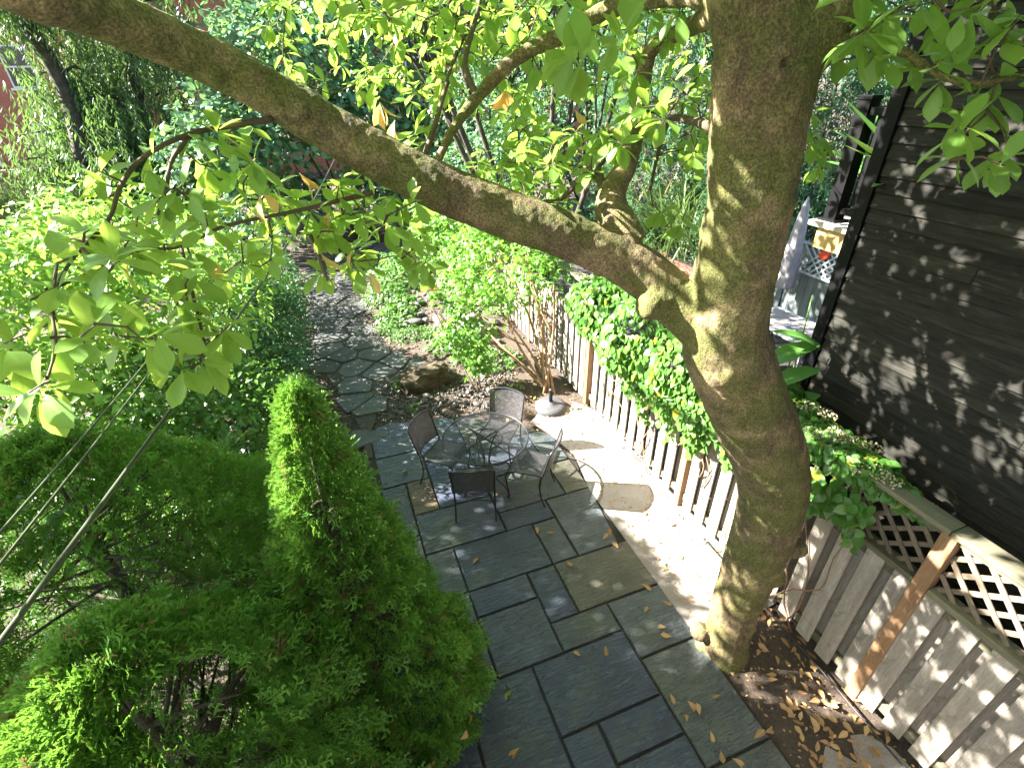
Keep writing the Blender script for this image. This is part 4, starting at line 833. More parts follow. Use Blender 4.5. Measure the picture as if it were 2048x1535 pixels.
bush('dark_shrub', 'dark shrub at the far bend of the path by the brick yard', 'shrub', (-1.8, 13.5, 0), [((-1.7, 13, .9), .8), ((-2.0, 14.5, 1.2), 1.0), ((-2.8, 12.2, 1.2), 1.0)], 4200, P_OVA, 'ova4', (.07, .11), M_bluegreen, 0, 8)
mp = bush('maple_sapling', 'young maple with two slim trunks growing beside the board fence', 'tree', (3.02, 6.45, 0), [((2.45, 7.4, 1.35), .5), ((3.0, 7.0, 1.85), .55), ((2.1, 8.2, 1.4), .5), ((3.3, 7.6, 2.2), .65), ((2.65, 8.6, 1.9), .6), ((2.0, 7.1, .95), .3), ((3.1, 8.9, 2.4), .6)], 2600, P_MAP, 'map', (.06, .1), M_maple, 220, 9, .028, .3, None, plain('maple_bark', (.26, .16, .09), .8, nscale=30), air=True)
bush('maple_seedling', 'small maple seedling rising behind the boulder', 'tree', (1.9, 6.95, 0), [((1.8, 7.0, .6), .3), ((1.55, 7.2, .95), .26), ((1.75, 7.3, 1.3), .26), ((2.0, 7.0, .4), .22), ((1.45, 7.5, 1.5), .18)], 620, P_MAP, 'map', (.06, .095), M_maple, 120, 5, .014, .3, air=True)
bush('fence_shrub', 'leafy shrub against the far stretch of the board fence', 'shrub', (2.9, 10.2, 0), [((2.9, 9.9, 1.2), .8), ((2.6, 11.2, 1.4), .9), ((3.0, 12.6, 1.6), 1.0), ((4.0, 9.0, 1.9), .5)], 4800, P_MAP, 'map', (.06, .1), M_maple, 0, 8, .015)
bush('ground_cover', 'low leafy ground cover beside the far part of the path', 'ground cover', (1.2, 12, 0), [((1.0, 11.4, .15), (.5, .6, .3)), ((1.5, 12.3, .2), (.7, .8, .38)), ((1.3, 10.7, .12), (.45, .4, .25)), ((1.9, 13.4, .25), (.8, .8, .4)), ((1.05, 10.2, .12), (.4, .5, .25)), ((2.0, 8.55, .08), (.6, .35, .2)), ((2.4, 7.7, .06), (.5, .4, .16)), ((2.9, 11.5, .3), (.5, 1.0, .4))], 6500, P_OVA, 'ova5', (.06, .12), M_ground, 0, 0)
bush('creeping_plant', 'creeping dark green plant over the bed at the middle of the path', 'ground cover', (1.1, 9.6, 0), [((.85, 9.85, .05), (.3, .3, .14)), ((1.25, 9.35, .06), (.5, .3, .16)), ((1.75, 9.1, .06), (.4, .3, .18))], 2600, P_OVA, 'ova6', (.03, .06), M_ground, 0, 0)
for i, (x, y, s_) in enumerate(((.62, 7.45, .16), (2.45, 6.7, .14), (2.1, 6.6, .1), (.75, 6.75, .08), (2.5, 7.8, .2), (2.3, 8.5, .25))):
    bush('seedling', ('small green tuft between boulder and path', 'green seedling sprouting close by the umbrella base', 'tiny green sprout behind the chair by the umbrella base', 'tiny green sprout among stones at the patio edge', 'green seedling in the bed below the young maple', 'wider green clump between maple and rockery')[i], 'plant', (x, y, 0), [((x, y, s_*.6), (s_, s_, s_*.7))], 45, P_OVA, 'ova7', (.04, .08), M_ground, 0, 0, group='seedlings near the boulder')
bush('ivy_bed', 'low ivy carpet covering the soil below the bright shrub and path shrub', 'ivy', (-2.6, 7, 0), [((-1.3, 6.4, .02), (.5, 1.4, .14)), ((-2.4, 5.2, .02), (1.3, 1.3, .16)), ((-1.6, 9.5, .02), (.75, 2.5, .16)), ((-3.2, 8.5, .02), (1.6, 3, .2)), ((-2.2, 12.5, .03), (1.5, 2, .2)), ((-.75, 4.3, .02), (.5, 1.0, .12))], 9000, P_HRT, 'ivy', (.06, .1), M_bluegreen, 0, 0, inner=.1)
# compound-leaved sapling among the cedars
cs = thing('compound_leaf_sapling', 'sapling with paired oval leaflets poking up between the cedars', 'plant', tuple(at(60, 1100, 3.3)*[1, 1, 0])); CO = np.array(cs.location)
m = MB(); LP, LD, LU = [], [], []
tip0 = at(40, 1085, 3.0); m.tube(np.array([CO, CO*.5+tip0*.5, tip0])-CO, [.012, .009, .005], 6, 4)
for (e, n_) in ((at(175, 985, 2.9), 5), (at(150, 1120, 2.85), 5), (at(20, 980, 2.95), 4), (at(190, 1065, 2.8), 4)):
    m.tube(np.array([tip0, (tip0+e)/2+[0, 0, .05], e])-CO, [.005, .004, .002], 5, 4)
    for k in range(1, n_+1):
        q = tip0+(e-tip0)*k/n_; dv = (e-tip0)/np.linalg.norm(e-tip0); sd = np.cross(dv, [0, 0, 1.])
        for s_ in (-1, 1): LP.append(q); LD.append(dv*.4+sd*s_+[0, 0, -.1]); LU.append(np.array([0, 0, 1.])+rng.normal(size=3)*.15)
leaf_objs('leaflet', P_OVA, 'pin', M_privet, cs, np.array(LP), frames(np.array(LD), np.array(LU)), rng.uniform(.1, .15, len(LP)), CO); m.build('stem', M_twig, cs, True)
# ------------------------------------------------------------------ overhead cables
M_wire = plain('grey_green_cable', (.03, .042, .018), .45, nscale=20, namt=.3)
for (p, q, r, lab) in (((-60, 1330, .86), (505, 545, 2.6), .0062, 'thick grey green overhead cable crossing in front of the cedars'), ((-60, 1103, 1.0), (300, 666, 2.6), .0035, 'thin overhead cable, upper of the close pair above the cedars'), ((-60, 1172, 1.0), (316, 672, 2.6), .0035, 'thin overhead cable, lower of the close pair above the cedars')):
    a, b = at(*p), at(*q); e = a+(b-a)*3.2; b0 = a-(b-a)*.25; m = MB(); P = [b0+(e-b0)*t-np.array([0, 0, .10*math.sin(math.pi*t)]) for t in np.linspace(0, 1, 24)]; m.tube(P, r, 8); tag(m.build('overhead_cable', M_wire, None, True), lab, 'cable', 'overhead cables')
# ------------------------------------------------------------------ neighbour's yard
def paver_mat():
    m, t, b = newmat('dark_pavers'); br = t.nodes.new('ShaderNodeTexBrick'); L(t, mapping(t), br.inputs['Vector']); br.inputs['Scale'].default_value = 4; br.inputs['Color1'].default_value = (.04, .037, .04, 1); br.inputs['Color2'].default_value = (.06, .052, .052, 1); br.inputs['Mortar'].default_value = (.04, .035, .03, 1); L(t, br.outputs[0], b.inputs['Base Color']); b.inputs['Roughness'].default_value = .7; return m
pv = MB().box((3.62, 2.9, -.05), (9.2, 13.5, .022)).build('pavement', paver_mat()); pv['kind'] = 'structure'
M_grayf = wood_mat('blue_grey_fence', (.10, .125, .135), (.19, .225, .235), (.12, .16, .10), (4, 4, .5), 14)
nf = thing('grey_fence', 'blue grey close boarded fence behind the slatted table', 'fence', (8.4, 7, 0)); k = 0
for i in range(36):
    y = 3.6+.152*i; o = MB().box((-.011, -.0725, -.84), (.011, .0725, .84)).build('board', M_grayf, nf, bev=.002); o.location = (rng.uniform(-.004, .004), y-7, .86+rng.uniform(-.012, .012))
for z in (.3, 1.4): MB().box((.012, -3.4, z-.04), (.05, 2.05, z+.04)).build('rail', M_grayf, nf)
lt = thing('trellis_panel', 'small grey lattice trellis fixed on the blue grey fence under the deck', 'trellis', (8.36, 6.45, 1.35))
lt.location = tuple(gnd(1662, 528, 1.45)*0+np.array([8.34, 0, 0])+np.array([0, 1, 1])*(lambda r: CC+r*(8.34/r[0]))(CX*(1662-1024)/FPX-CU*(532-767.5)/FPX+CF))
M_gl = plain('grey_lattice', (.42, .45, .48), .8, nscale=12)
for i in range(-3, 4):
    for s_, xx in ((1, 0), (-1, -.012)):
        MB().bar((xx, .13*i-.25, -.25*s_), (xx, .13*i+.25, .25*s_), .03, .01, (1, 0, 0)).build('slat', M_gl, lt)
for i, z in ((0, -.27), (1, .27)): MB().box((-.02, -.66, z-.02), (-.005, .66, z+.02)).build('frame_bar', M_gl, lt)
L0 = np.array(lt.location)
rd = MB(); th = np.linspace(0, 2*math.pi, 15)[:-1]; prof = [(.13*math.cos(a)*(1+.18*math.sin(5*a)), .075*math.sin(a)*(1+.2*math.cos(4*a))) for a in th]
rd.add([(0, y, z) for y, z in prof]+[(-.02, y*.9, z*.9) for y, z in prof], [tuple(range(14)), tuple(range(27, 13, -1))]+[(i, 14+i, 14+(i+1) % 14, (i+1) % 14) for i in range(14)])
o = rd.build('red_ornament', plain('red_orange_paint', (.55, .06, .02), .45)); o.location = L0+[-.045, .16, .16]; o.rotation_euler = (-.35, 0, 0); tag(o, 'small red orange ornament hung on the lattice trellis', 'ornament')
sg = thing('string_lights', 'string of bulbs on a black wire across the blue grey fence', 'lights', (8.35, 7.3, 1.5)); P = [np.array([8.36, 6.3+1.5*t, 1.5-.12*math.sin(math.pi*t)]) for t in np.linspace(0, 1, 12)]
m = MB(); m.tube(np.array(P)-np.array(sg.location), .007, 5); m.build('wire', M_iron, sg, True); M_bulb = plain('clear_bulb', (.75, .75, .72), .15)
for i in (2, 5, 8): b_ = MB().lathe([(.012, .0), (.03, -.03), (.034, -.06), (.02, -.09)], 10, P[i]-np.array(sg.location)-[0, 0, .03]).build('bulb', M_bulb, sg, True); MB().lathe([(.014, .02), (.014, -.03)], 8, P[i]-np.array(sg.location)).build('socket', M_iron, sg, True)
# closed parasol
ps = thing('closed_parasol', 'furled mauve grey parasol on a blue pole by the blue grey fence', 'parasol', (8.0, 6.72, 0))
M_para = plain('mauve_grey_fabric', (.34, .31, .34), .85, nscale=8, namt=.2, bstr=.3, bdist=.02); m = MB(); rows = []; nn = 16
for z, r in ((1.02, .15), (1.08, .16), (1.4, .14), (1.8, .115), (2.2, .085), (2.5, .05), (2.6, .02)): rows.append([(r*(1+.18*(-1)**k)*math.cos(2*math.pi*k/nn), r*(1+.18*(-1)**k)*math.sin(2*math.pi*k/nn), z) for k in range(nn)])
m.add([p for r_ in rows for p in r_], [(i*nn+k, i*nn+(k+1) % nn, (i+1)*nn+(k+1) % nn, (i+1)*nn+k) for i in range(len(rows)-1) for k in range(nn)]+[tuple(range((len(rows)-1)*nn, len(rows)*nn))]); m.build('canopy', M_para, ps, True)
m = MB(); m.tube([(0, 0, 2.5), (0, 0, 1.0), (.0, -.02, .0)], .02, 8); m.build('pole', plain('blue_pole', (.03, .05, .12), .4), ps, True); MB().lathe([(.012, 0), (.03, .03), (.0, .09)], 10, (0, 0, 2.58)).build('finial', M_para, ps, True); MB().lathe([(.24, 0), (.24, .05), (.05, .08)], 18).build('base', M_cast, ps, True)
# slatted table
M_slat = wood_mat('silvered_teak', (.24, .22, .23), (.42, .39, .40), None, (1, 1, 1), 18); M_pale = plain('pale_frame', (.6, .58, .57), .6)
st_ = thing('slatted_table', 'silvered slatted garden table with pale frame in the neighbouring yard', 'table', (7.25, 5.75, .02))
for i in range(11): MB().box((-.38+.07*i, -.66, .715), (-.32+.07*i, .66, .735)).build('slat', M_slat, st_)
for a, b in (((-.46, -.72, .71), (-.385, .72, .738)), ((.395, -.72, .71), (.46, .72, .738)), ((-.384, -.72, .71), (.394, -.662, .738)), ((-.384, .662, .71), (.394, .72, .738)), ((-.384, -.03, .736), (.394, .03, .742))): MB().box(a, b).build('frame_rail', M_pale, st_, bev=.003)
for x in (-.42, .42):
    for y in (-.67, .67): MB().box((x-.03, y-.03, 0), (x+.03, y+.03, .709)).build('leg', M_slat, st_)
for (x, y, g, lab) in ((7.75, 5.2, 1.2, 'slatted folding chair at the head of the silvered table'), (6.65, 5.55, -1.5, 'dark slatted chair pushed in beside the silvered table')):
    c = thing('slatted_chair', lab, 'chair', (x, y, .02), 'chairs at the neighbouring table', g); mt = M_slat if g > 0 else M_iron
    for i in range(9): MB().bar((-.2+.05*i, -.22, .46), (-.2+.05*i, -.34, .95), .03, .012, (0, 1, 0)).build('back_slat', mt, c)
    for i in range(6): MB().box((-.22, -.2+.07*i, .42), (.22, -.145+.07*i, .44)).build('seat_slat', mt, c)
    MB().bar((-.24, -.345, .96), (.24, -.345, .96), .03, .05).build('top_rail', M_pale if g > 0 else mt, c); MB().bar((-.24, -.215, .44), (.24, -.215, .44), .02, .03).build('lower_rail', mt, c)
    for s_ in (-1, 1): MB().bar((s_*.23, -.34, .95), (s_*.23, .2, 0), .03, .02).build('leg', mt, c); MB().bar((s_*.21, .2, .42), (s_*.21, -.3, 0), .03, .02).build('leg', mt, c)
# canna by the corner
cn = thing('canna_plant', 'broad leaved canna growing at the corner of the dark extension', 'plant', tuple(at(1610, 760, 4.6)*[1, 1, 0])); NO = np.array(cn.location); m = MB(); LP, LD, LU, LS = [], [], [], []
for (px, py, dd) in ((1625, 590, 4.5), (1590, 660, 4.4)):
    tp = at(px, py, dd); b0 = NO+rng.normal(size=3)*[.08, .08, 0]; m.tube(np.array([b0, b0*.5+tp*.5, tp])-NO, [.016, .012, .006], 6, 4)
    for k in range(6):
        q = b0+(tp-b0)*(.25+.7*k/9); g = k*2.3+rng.uniform(-.3, .3)+2; LP.append(q); LD.append(np.array([math.cos(g), math.sin(g), .35])); LU.append(np.array([0, 0, 1.])); LS.append(rng.uniform(.2, .3))
for (px, py, px2, py2) in ((1640, 690, 1530, 700), (1640, 700, 1590, 640), (1640, 740, 1545, 745), (1640, 790, 1545, 800), (1610, 830, 1600, 750)):
    q = at(px, py, 4.4); e = at(px2, py2, 4.25); LP.append(q); LD.append(e-q); LU.append(np.array([0, -.3, 1.])); LS.append(np.linalg.norm(e-q)*1.05)
leaf_objs('leaf', P_BIG, 'big', M_canna, cn, np.array(LP), frames(np.array(LD), np.array(LU)), np.array(LS), NO); m.build('stem', M_canna, cn, True)
# raised beds, grasses
M_red = wood_mat('red_brown_timber', (.10, .045, .03), (.17, .08, .055), None, (4, .6, 4), 12)
for i, (ya, yb, z) in enumerate(((9.15, 10.55, .42), (10.6, 12.6, .5))):
    rb = thing('raised_bed', ('lower red brown timber planter with iron edging in the neighbouring yard', 'higher red brown timber planter holding the tall grasses')[i], 'planter', (8.2, (ya+yb)/2, .02), 'raised beds'); hy = (yb-ya)/2
    for k in range(3): MB().box((0, -hy, k*z/3), (.05, hy, (k+1)*z/3-.006)).build('side_board', M_red, rb, bev=.004); MB().box((.051, -hy, k*z/3), (1.6, -hy+.05, (k+1)*z/3-.006)).build('end_board', M_red, rb, bev=.004)
    MB().box((-.03, -hy-.02, z), (.09, hy, z+.03)).build('cap_board', M_red, rb, bev=.004); MB().box((.06, -hy+.06, .02), (1.6, hy, z-.04)).build('soil_fill', M_soil, rb)
    m = MB(); y = -hy+.05
    while y < hy: m.tube([(.04, y, z+.03), (.04, y, z+.3)], .006, 5); y += .09
    m.bar((.04, -hy, z+.1), (.04, hy, z+.1), .01, .012); m.bar((.04, -hy, z+.26), (.04, hy, z+.26), .01, .012); m.build('iron_edging', M_iron, rb)
bx_ = thing('planter_box', 'red brown timber box table with a terracotta saucer on its dark top', 'box', (6.55, 9.9, .022))
for k in range(4): MB().box((-.3, -.3, .02+.12*k), (.3, .3, .135+.12*k)).build('side_board', M_red, bx_, bev=.004)
MB().box((-.34, -.34, .5), (.34, .34, .53)).build('top', plain('slate_top', (.10, .10, .12), .35, nscale=10), bx_, bev=.004)
tsa = MB().lathe([(.12, 0), (.17, .02), (.19, .06), (.18, .06), (.15, .03), (.02, .025)], 20).build('saucer', plain('terracotta', (.42, .13, .06), .7, nscale=15), None, True); tsa.location = (6.55, 9.85, .553); tag(tsa, 'terracotta saucer on the dark topped planter box', 'saucer')
gr = thing('ornamental_grass', 'tall arching ornamental grass in the neighbouring raised bed', 'grass', (8.9, 11.0, .3)); n = 900; g = rng.uniform(0, 6.28, n); el = rng.uniform(.75, 1.5, n); dv = np.stack([np.cos(g)*np.cos(el), np.sin(g)*np.cos(el), np.sin(el)], 1); GP = proto_leaf([(0, .006), (.3, .009), (.55, .009), (.8, .007), (1, .001)], .3, .0)
GP[0][:, 2] -= .55*np.maximum(0, GP[0][:, 0]-.35)**1.6
base = np.stack([rng.normal(0, .42, n), rng.normal(0, .7, n), np.zeros(n)], 1); cloud('blades', [merge(GP, base, frames(dv, np.tile([0, 0, 1.], (n, 1))+rng.normal(size=(n, 3))*.1), rng.uniform(1.2, 2.6, n))], M_grass, gr)
# ferns by the planter box
for i, (x, y) in enumerate(((5.6, 9.3), (6.1, 8.7), (5.3, 8.2))):
    fr = thing('fern', 'feathery fern between the board fence and the planter box', 'plant', (x, y, .02), 'ferns'); LP, LD, LS = [], [], []
    for k in range(9):
        g = k*.7; 
        for j in range(14):
            t = (j+1)/14; q = np.array([math.cos(g)*.55*t, math.sin(g)*.55*t, .5*math.sin(t*2.2)]); 
            for s_ in (-1, 1): LP.append(q); LD.append([math.cos(g+s_*1.3), math.sin(g+s_*1.3), -.1]); LS.append(.15*(1-t*.75))
    n = len(LP); cloud('fronds', [merge(P_LAN, np.array(LP), frames(np.array(LD), np.tile([0, 0, 1.], (n, 1))), np.array(LS))], M_bluegreen, fr)
# ------------------------------------------------------------------ background planting
bush('smokebush', 'round leaved blue green bush filling the middle distance beyond the path', 'shrub', (1.0, 18.0, 0), [((.2, 18, 3.0), 1.6), ((2.2, 18.5, 3.4), 1.8), ((-1.6, 18.0, 3.2), 1.6), ((1.0, 19, 5.0), 1.9), ((3.6, 18, 2.4), 1.3), ((-.6, 19, 5.0), 1.7), ((-1.8, 16.4, 1.6), .9), ((-.6, 17.6, 1.0), 1.0), ((1.9, 17.7, 1.0), 1.1), ((3.4, 17.3, 1.0), 1.0), ((-2.6, 17, 2.6), 1.3)], 14500, P_RND, 'rnd', (.13, .22), M_smoke, 120, 10, .04)
bush('rose_bush', 'leafy bush with arching shoots in front of the neighbouring planters', 'shrub', (5.0, 14.2, 0), [((4.4, 14.6, 2.0), 1.3), ((5.6, 14.4, 2.6), 1.3), ((3.4, 15.4, 1.6), 1.0), ((6.4, 14.8, 1.8), 1.1), ((4.9, 15.6, 3.6), 1.3)], 7500, P_OVA, 'ova8', (.1, .17), M_smoke, 0, 8, .03)
bush('tall_tree', 'tall deep green tree crown rising behind the middle bush', 'tree', (4.5, 22, 0), [((3, 22, 6), 2.6), ((6, 22, 6.5), 2.8), ((8.5, 21, 6), 2.4), ((5, 23, 9.5), 3), ((10.5, 20, 5), 2.2), ((7, 21.5, 3.2), 1.8), ((9.5, 20, 8.2), 2.6), ((12.5, 19, 6.5), 2.6), ((6, 20.5, 8.5), 2.6), ((1.5, 22.5, 8), 2.6), ((-2.5, 23, 7.5), 2.8)], 17000, P_OVA, 'ova9', (.2, .34), M_bluegreen, 0, 10, .12, bark=M_darkbark)
bush('yard_shrub', 'dark glossy hedge shrub above the blue grey fence', 'shrub', (9.6, 7.6, 0), [((9.5, 7.2, 1.9), .75), ((9.8, 8.3, 2.0), .9), ((9.5, 6.2, 1.7), .7)], 5200, P_OVA, 'ova10', (.07, .11), M_bluegreen, 0, 8, .03, bark=M_darkbark)
cedar((10.6, 9.0, 0), 8.2, 2.1, 11000, 'tall bluish conifer rising behind the blue grey fence', OVO, (0, 0), 'conifer_tree', (.32, .5), M_cedar_b)
cedar((9.0, 12.6, 0), 7.5, 1.6, 5000, 'bluish conifer standing past the raised beds', OVO, (0, 0), 'conifer_tree', (.3, .48), M_cedar_b)
bush('corner_tree', 'tall shaded tree beyond the planters with pale leaf edges', 'tree', (8.6, 15.5, 0), [((8.2, 15.5, 3.6), 1.7), ((9.8, 15, 3.2), 1.6), ((9.0, 16, 6.0), 2.0), ((7.2, 16.5, 5.2), 1.6)], 7000, P_OVA, 'ova11', (.12, .2), M_smoke, 0, 8, .05, bark=M_darkbark)
bush('added_shade_tree', 'added shade tree over the neighbouring yard behind the young maple', 'tree', (4.35, 9.9, 0), [((3.4, 9.2, 5.9), 1.6), ((1.3, 9.3, 6.5), 1.5), ((4.9, 9.6, 6.2), 1.5), ((2.4, 10.2, 7.4), 1.6)], 7500, P_OVA, 'ova13', (.1, .17), M_privet, 0, 8, .07, bark=M_darkbark)  # added crown, set on the sun lines to shade table and grey fence
# weeping willow
wl = thing('weeping_willow', 'weeping willow with twisted dark trunks before the brick house', 'tree', (-7.0, 22, 0)); WO = np.array([-7., 22, 0]); m = MB()
trunks = [[(0, 0, -.1), (-.2, 0, 2), (.1, .2, 4.5), (-.3, 0, 7.5), (.2, 0, 10)], [(-4.2, -2, -.1), (-4.6, -2, 2), (-5.4, -2, 4.2), (-6.6, -2, 6.6), (-7.2, -2, 8.5)], [(1.8, 2, -.1), (1.4, 1.6, 3), (2.0, 1.5, 6), (1.6, 1.4, 10)]]
for q in trunks[:1]+trunks[2:]: m.tube(q, np.linspace(.36, .12, len(q)), 9, 4)
br = []
for i in range(46):
    q = trunks[i % 3]; k = rng.integers(1, len(q)-1); a = np.array(q[k], float)+rng.normal(size=3)*.2; g = rng.uniform(0, 6.28); l = rng.uniform(1.2, 3.2); e = a+[math.cos(g)*l, math.sin(g)*l, rng.uniform(-.3, 1.6)]; md = (a+e)/2+[0, 0, .35]; m.tube([a, md, e], [.07, .045, .015], 6, 4); br += [a*.3+e*.7, md, e]
m.tube(trunks[1], np.linspace(.28, .1, 5), 9, 4)
m.build('trunk', M_darkbark, wl, True)
LP, LD, LS = [], [], []
for i in range(2600):
    s0 = br[rng.integers(len(br))]+rng.normal(size=3)*[.6, .6, .3]; l = rng.uniform(.8, 2.6); dr = rng.normal(size=2)*.12
    nl = int(l/.06)
    for j in range(nl):
        t = j/nl; q = s0+[dr[0]*t*l, dr[1]*t*l, -l*t+.15*math.sin(t*3)]; g = rng.uniform(0, 6.28); LP.append(q); LD.append([math.cos(g)*.6, math.sin(g)*.6, -.8]); LS.append(rng.uniform(.16, .28))
LP = np.array(LP); LP = LP[:]; n = len(LP); P_WIL = proto_leaf([(0, .01), (.4, .11), (1, .004)], .2, .2)
cloud('foliage', [merge(P_WIL, LP, frames(np.array(LD), rng.normal(size=(n, 3))+[0, 0, .4]), np.array(LS))], M_willow, wl)
bush('far_hedge', 'shaded hedge along the foot of the far timber fence', 'hedge', (-6, 20, 0), [((-8.5, 19, .9), 1.1), ((-10.5, 18, 1.1), 1.3), ((-5, 20.5, .8), .9), ((-12.5, 16, 1.4), 1.6), ((-6.6, 19.5, .7), .8)], 5200, P_OVA, 'ova12', (.1, .18), M_privet, 0, 6)
# far timber fence and brick houses
ff = thing('timber_fence', 'brown timber fence before the brick house at the end of the garden', 'fence', (-7, 27, 0)); M_bf = wood_mat('brown_fence', (.16, .085, .05), (.27, .16, .10), None, (4, 4, .5), 8); m = MB()
for i in range(120): m.box((-12+.15*i+.004, -.01, 0), (-12+.15*i+.146, .01+rng.uniform(0, .008), 1.75))
m.build('boards', M_bf, ff)['kind'] = 'stuff'; MB().box((-12.1, -.05, 1.752), (6.1, .06, 1.82)).build('cap_rail', M_deck, ff)
for i in range(8): MB().box((-12+2.5*i-.06, .03, 0), (-12+2.5*i+.06, .14, 1.75)).build('post', M_bf, ff)
def brick_mat():
    m, t, b = newmat('red_brick'); br = t.nodes.new('ShaderNodeTexBrick'); v = mapping(t, (1, 1, 1)); sx = t.nodes.new('ShaderNodeSeparateXYZ'); cb = t.nodes.new('ShaderNodeCombineXYZ'); L(t, v, sx.inputs[0]); L(t, mathn(t, 'ADD', sx.outputs[0], sx.outputs[1]), cb.inputs[0]); L(t, sx.outputs[2], cb.inputs[1]); L(t, cb.outputs[0], br.inputs['Vector'])
    br.inputs['Scale'].default_value = 4.4; br.inputs['Color1'].default_value = (.30, .09, .055, 1); br.inputs['Color2'].default_value = (.38, .13, .08, 1); br.inputs['Mortar'].default_value = (.3, .24, .2, 1); br.inputs['Mortar Size'].default_value = .012; L(t, br.outputs[0], b.inputs['Base Color']); b.inputs['Roughness'].default_value = .9; bump(t, b, br.outputs['Fac'], .4, -.01); return m
M_brick = brick_mat(); M_glass = plain('window_glass', (.03, .035, .04), .08); M_white = plain('white_trim', (.7, .7, .68), .5); M_roof = plain('dark_roof', (.07, .065, .065), .8, nscale=10)
def house(label, loc, sx, sy, h, wins, rz=0, wm=None):
    t = thing('brick_house' if wm is None else 'rendered_house', label, 'house', loc, None, rz); MB().box((-sx/2, 0, 0), (sx/2, sy, h)).build('wall', wm or M_brick, t)
    rf = MB(); rf.add([(-sx/2-.4, -.5, h), (sx/2+.4, -.5, h), (sx/2+.4, sy+.5, h), (-sx/2-.4, sy+.5, h), (-sx/2-.4, sy/2, h+3), (sx/2+.4, sy/2, h+3)], [(0, 1, 5, 4), (2, 3, 4, 5), (0, 4, 3), (1, 2, 5), (3, 2, 1, 0)]); rf.build('roof', M_roof, t)
    for x, z, w_, hh in wins:
        f = MB().box((x-w_/2, -.06, z), (x+w_/2, .02, z+hh)).build('window', M_white, t)
        for s_ in (0, 1): MB().box((x-w_/2+.07, -.075, z+.07+s_*(hh-.06)/2), (x+w_/2-.07, -.062, z+(hh/2)-.04+s_*(hh-.06)/2)).build('pane', M_glass, f)
        MB().box((x-w_/2-.1, -.14, z-.1), (x+w_/2+.1, -.0, z-.002)).build('sill', M_white, f)
    return t
house('red brick house behind the weeping willow', (-9, 34, 0), 24, 9, 8.5, [(x, z, 1.1, 1.7) for z in (1.4, 4.6) for x in (-9, -6, -3, .5, 3.5, 6.5, 9.5)])
house('red brick house glimpsed past the magnolia trunk', (12, 33, 0), 15, 9, 9, [(x, z, 1.1, 1.7) for z in (1.4, 4.8) for x in (-5.5, -2.5, 0.5, 3.5, 6)])
house('grey rendered house whose upper window overlooks the patio', (-1.8, -1.0, 0), 10, 8, 9.2, [(x, z, 1.2, 1.6) for z in (1.0, 6.6) for x in (-3.4, 0, 3.4)], math.pi, plain('grey_render', (.2, .21, .22), .9, nscale=4, namt=.15))
# ------------------------------------------------------------------ fallen leaves
FL = [proto_leaf(MAG, .3+.15*i, -.25+.3*i) for i in range(3)]; FM = []
for i, q in enumerate(FL):
    v, f, lc = q; me = mesh_np('fallen_leaf', v, [k for x in f for k in x], [len(x) for x in f], {'rnd': np.zeros(len(v)), 'lc': lc}, True); me.materials.append(M_dry); FM.append(me)
M_dryy = leafmat('fallen_yellow_leaf', (.4, .27, .06), (.55, .42, .10), (.4, .25, .05), .2, .6); FY = FM[0].copy(); FY.materials.clear(); FY.materials.append(M_dryy)
def fallen(p, s, label, group, me=None, tilt=.25, nrm=None):
    k_ = int(rng.integers(3)); o = bpy.data.objects.new('fallen_leaf', me or FM[k_]); COL.objects.link(o)
    if me is None: label = ('arched ', 'flattish ', 'folded ')[k_]+('large ' if s > .1 else 'mid sized ' if s > .085 else 'small ')+label
    g = rng.uniform(0, 6.28); up = np.array([0, 0, 1.]) if nrm is None else nrm
    Rm = frames(np.array([[math.cos(g), math.sin(g), 0]])-(np.array([math.cos(g), math.sin(g), 0])@up)*up[None], up[None]+rng.normal(size=(1, 3))*tilt)[0]; M = np.eye(4); M[:3, :3] = Rm*s; M[:3, 3] = p; o.matrix_world = Matrix(M.tolist()); tag(o, label, 'leaf', group)
for px, py in ((946, 1130), (997, 986), (1091, 1067), (1133, 1123), (1237, 1099), (1283, 1169), (1324, 1203), (1288, 1227), (1332, 1257), (1344, 1274), (1161, 1314), (1210, 1293), (1339, 1388), (1399, 1433), (1419, 1462), (1506, 1479), (1527, 1466), (1440, 1502), (1463, 1517), (1374, 1402), (1373, 1446), (1440, 1392), (1039, 1496), (909, 1493), (1220, 1075), (1205, 1080), (812, 938), (1075, 1070)):
    q = gnd(px, py); fallen(q+[0, 0, .022], rng.uniform(.07, .115), 'brown leaf lying on the bluestone slabs', 'leaves fallen on the patio', tilt=.12)
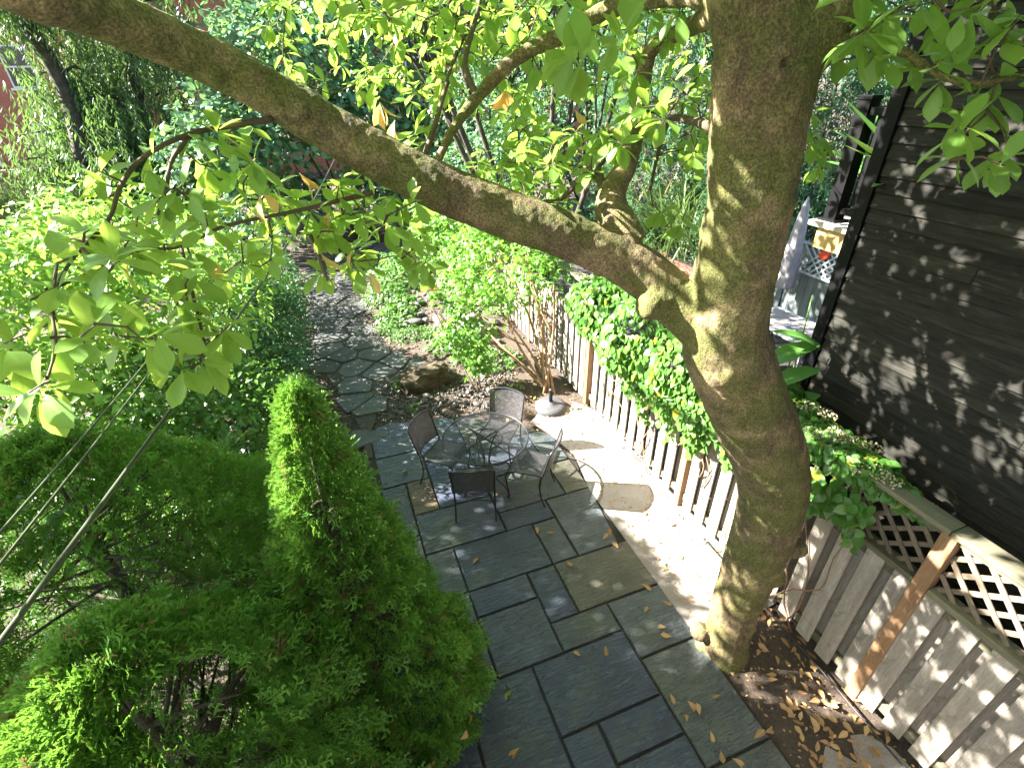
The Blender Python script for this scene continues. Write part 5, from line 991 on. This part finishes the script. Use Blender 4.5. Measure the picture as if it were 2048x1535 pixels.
for i in range(120):
    x, y = 2.62+.75*rng.random()**.8, .35+1.75*rng.random()
    if (x-TB[0])**2+(y-TB[1])**2 < .3**2: continue
    fallen((x, y, .012+rng.uniform(0, .03)), rng.uniform(.07, .105), 'tan dead leaf in the drift '+('beside the slab edge below the magnolia' if x < 2.85 else 'against the fence foot' if x > 3.15 else 'between magnolia foot and brown post' if y > 1.1 else 'on the soil past the brown post'), 'leaf drift under the magnolia')
for i in range(34): fallen((rng.uniform(2.6, 3.34), rng.uniform(2.1, 5.5), .012), rng.uniform(.05, .1), 'dead leaf on the sunny soil strip along the fence', 'leaves on the sunny strip')
for i in range(90): fallen((rng.uniform(2.0, 3.3), rng.uniform(5.5, 8.2), .012+rng.uniform(0, .01)), rng.uniform(.05, .08), 'small yellow leaf on the soil below the young maple', 'yellow leaves below the maple', FY)
for P_, lab, grp, loc0 in ((pA, 'brown leaf caught on the conical cedar', 'leaves caught on the conical cedar', (-.34, 2.35)), (pB, 'brown leaf caught on the broad hollow cedar', 'leaves caught on the broad cedar', (-1.25, 1.7)), (pC, 'brown leaf caught on the rounded cedar', 'leaves caught on the rounded cedar', (-1.85, 3.12))):
    rr = np.hypot(P_[:, 0]-loc0[0], P_[:, 1]-loc0[1]); to = CC-P_; out = np.stack([P_[:, 0]-loc0[0], P_[:, 1]-loc0[1], .35*np.ones(len(P_))], 1); out /= np.linalg.norm(out, axis=1, keepdims=True); sc_ = (out*to).sum(1)/np.linalg.norm(to, axis=1); cand = np.where((sc_ > .55) & (rr > np.quantile(rr, .55)))[0]
    for i in rng.choice(cand, 11, False): fallen(P_[i]+out[i]*.11, rng.uniform(.075, .11), lab, grp, nrm=out[i])
n = 900; gx = rng.uniform(2.55, 3.38, n); gy = rng.uniform(.2, 6.5, n); gz = np.full(n, .006)+rng.uniform(0, .012, n)
o = cloud('leaf_litter', [merge(P_OVA, np.stack([gx, gy, gz], 1), frames(unit(n)*[1, 1, .15], np.tile([0, 0, 1.], (n, 1))+rng.normal(size=(n, 3))*.3), rng.uniform(.012, .04, n))], M_dry, None); tag(o, 'crumbled brown leaf litter over the soil along the fence', 'leaf litter')
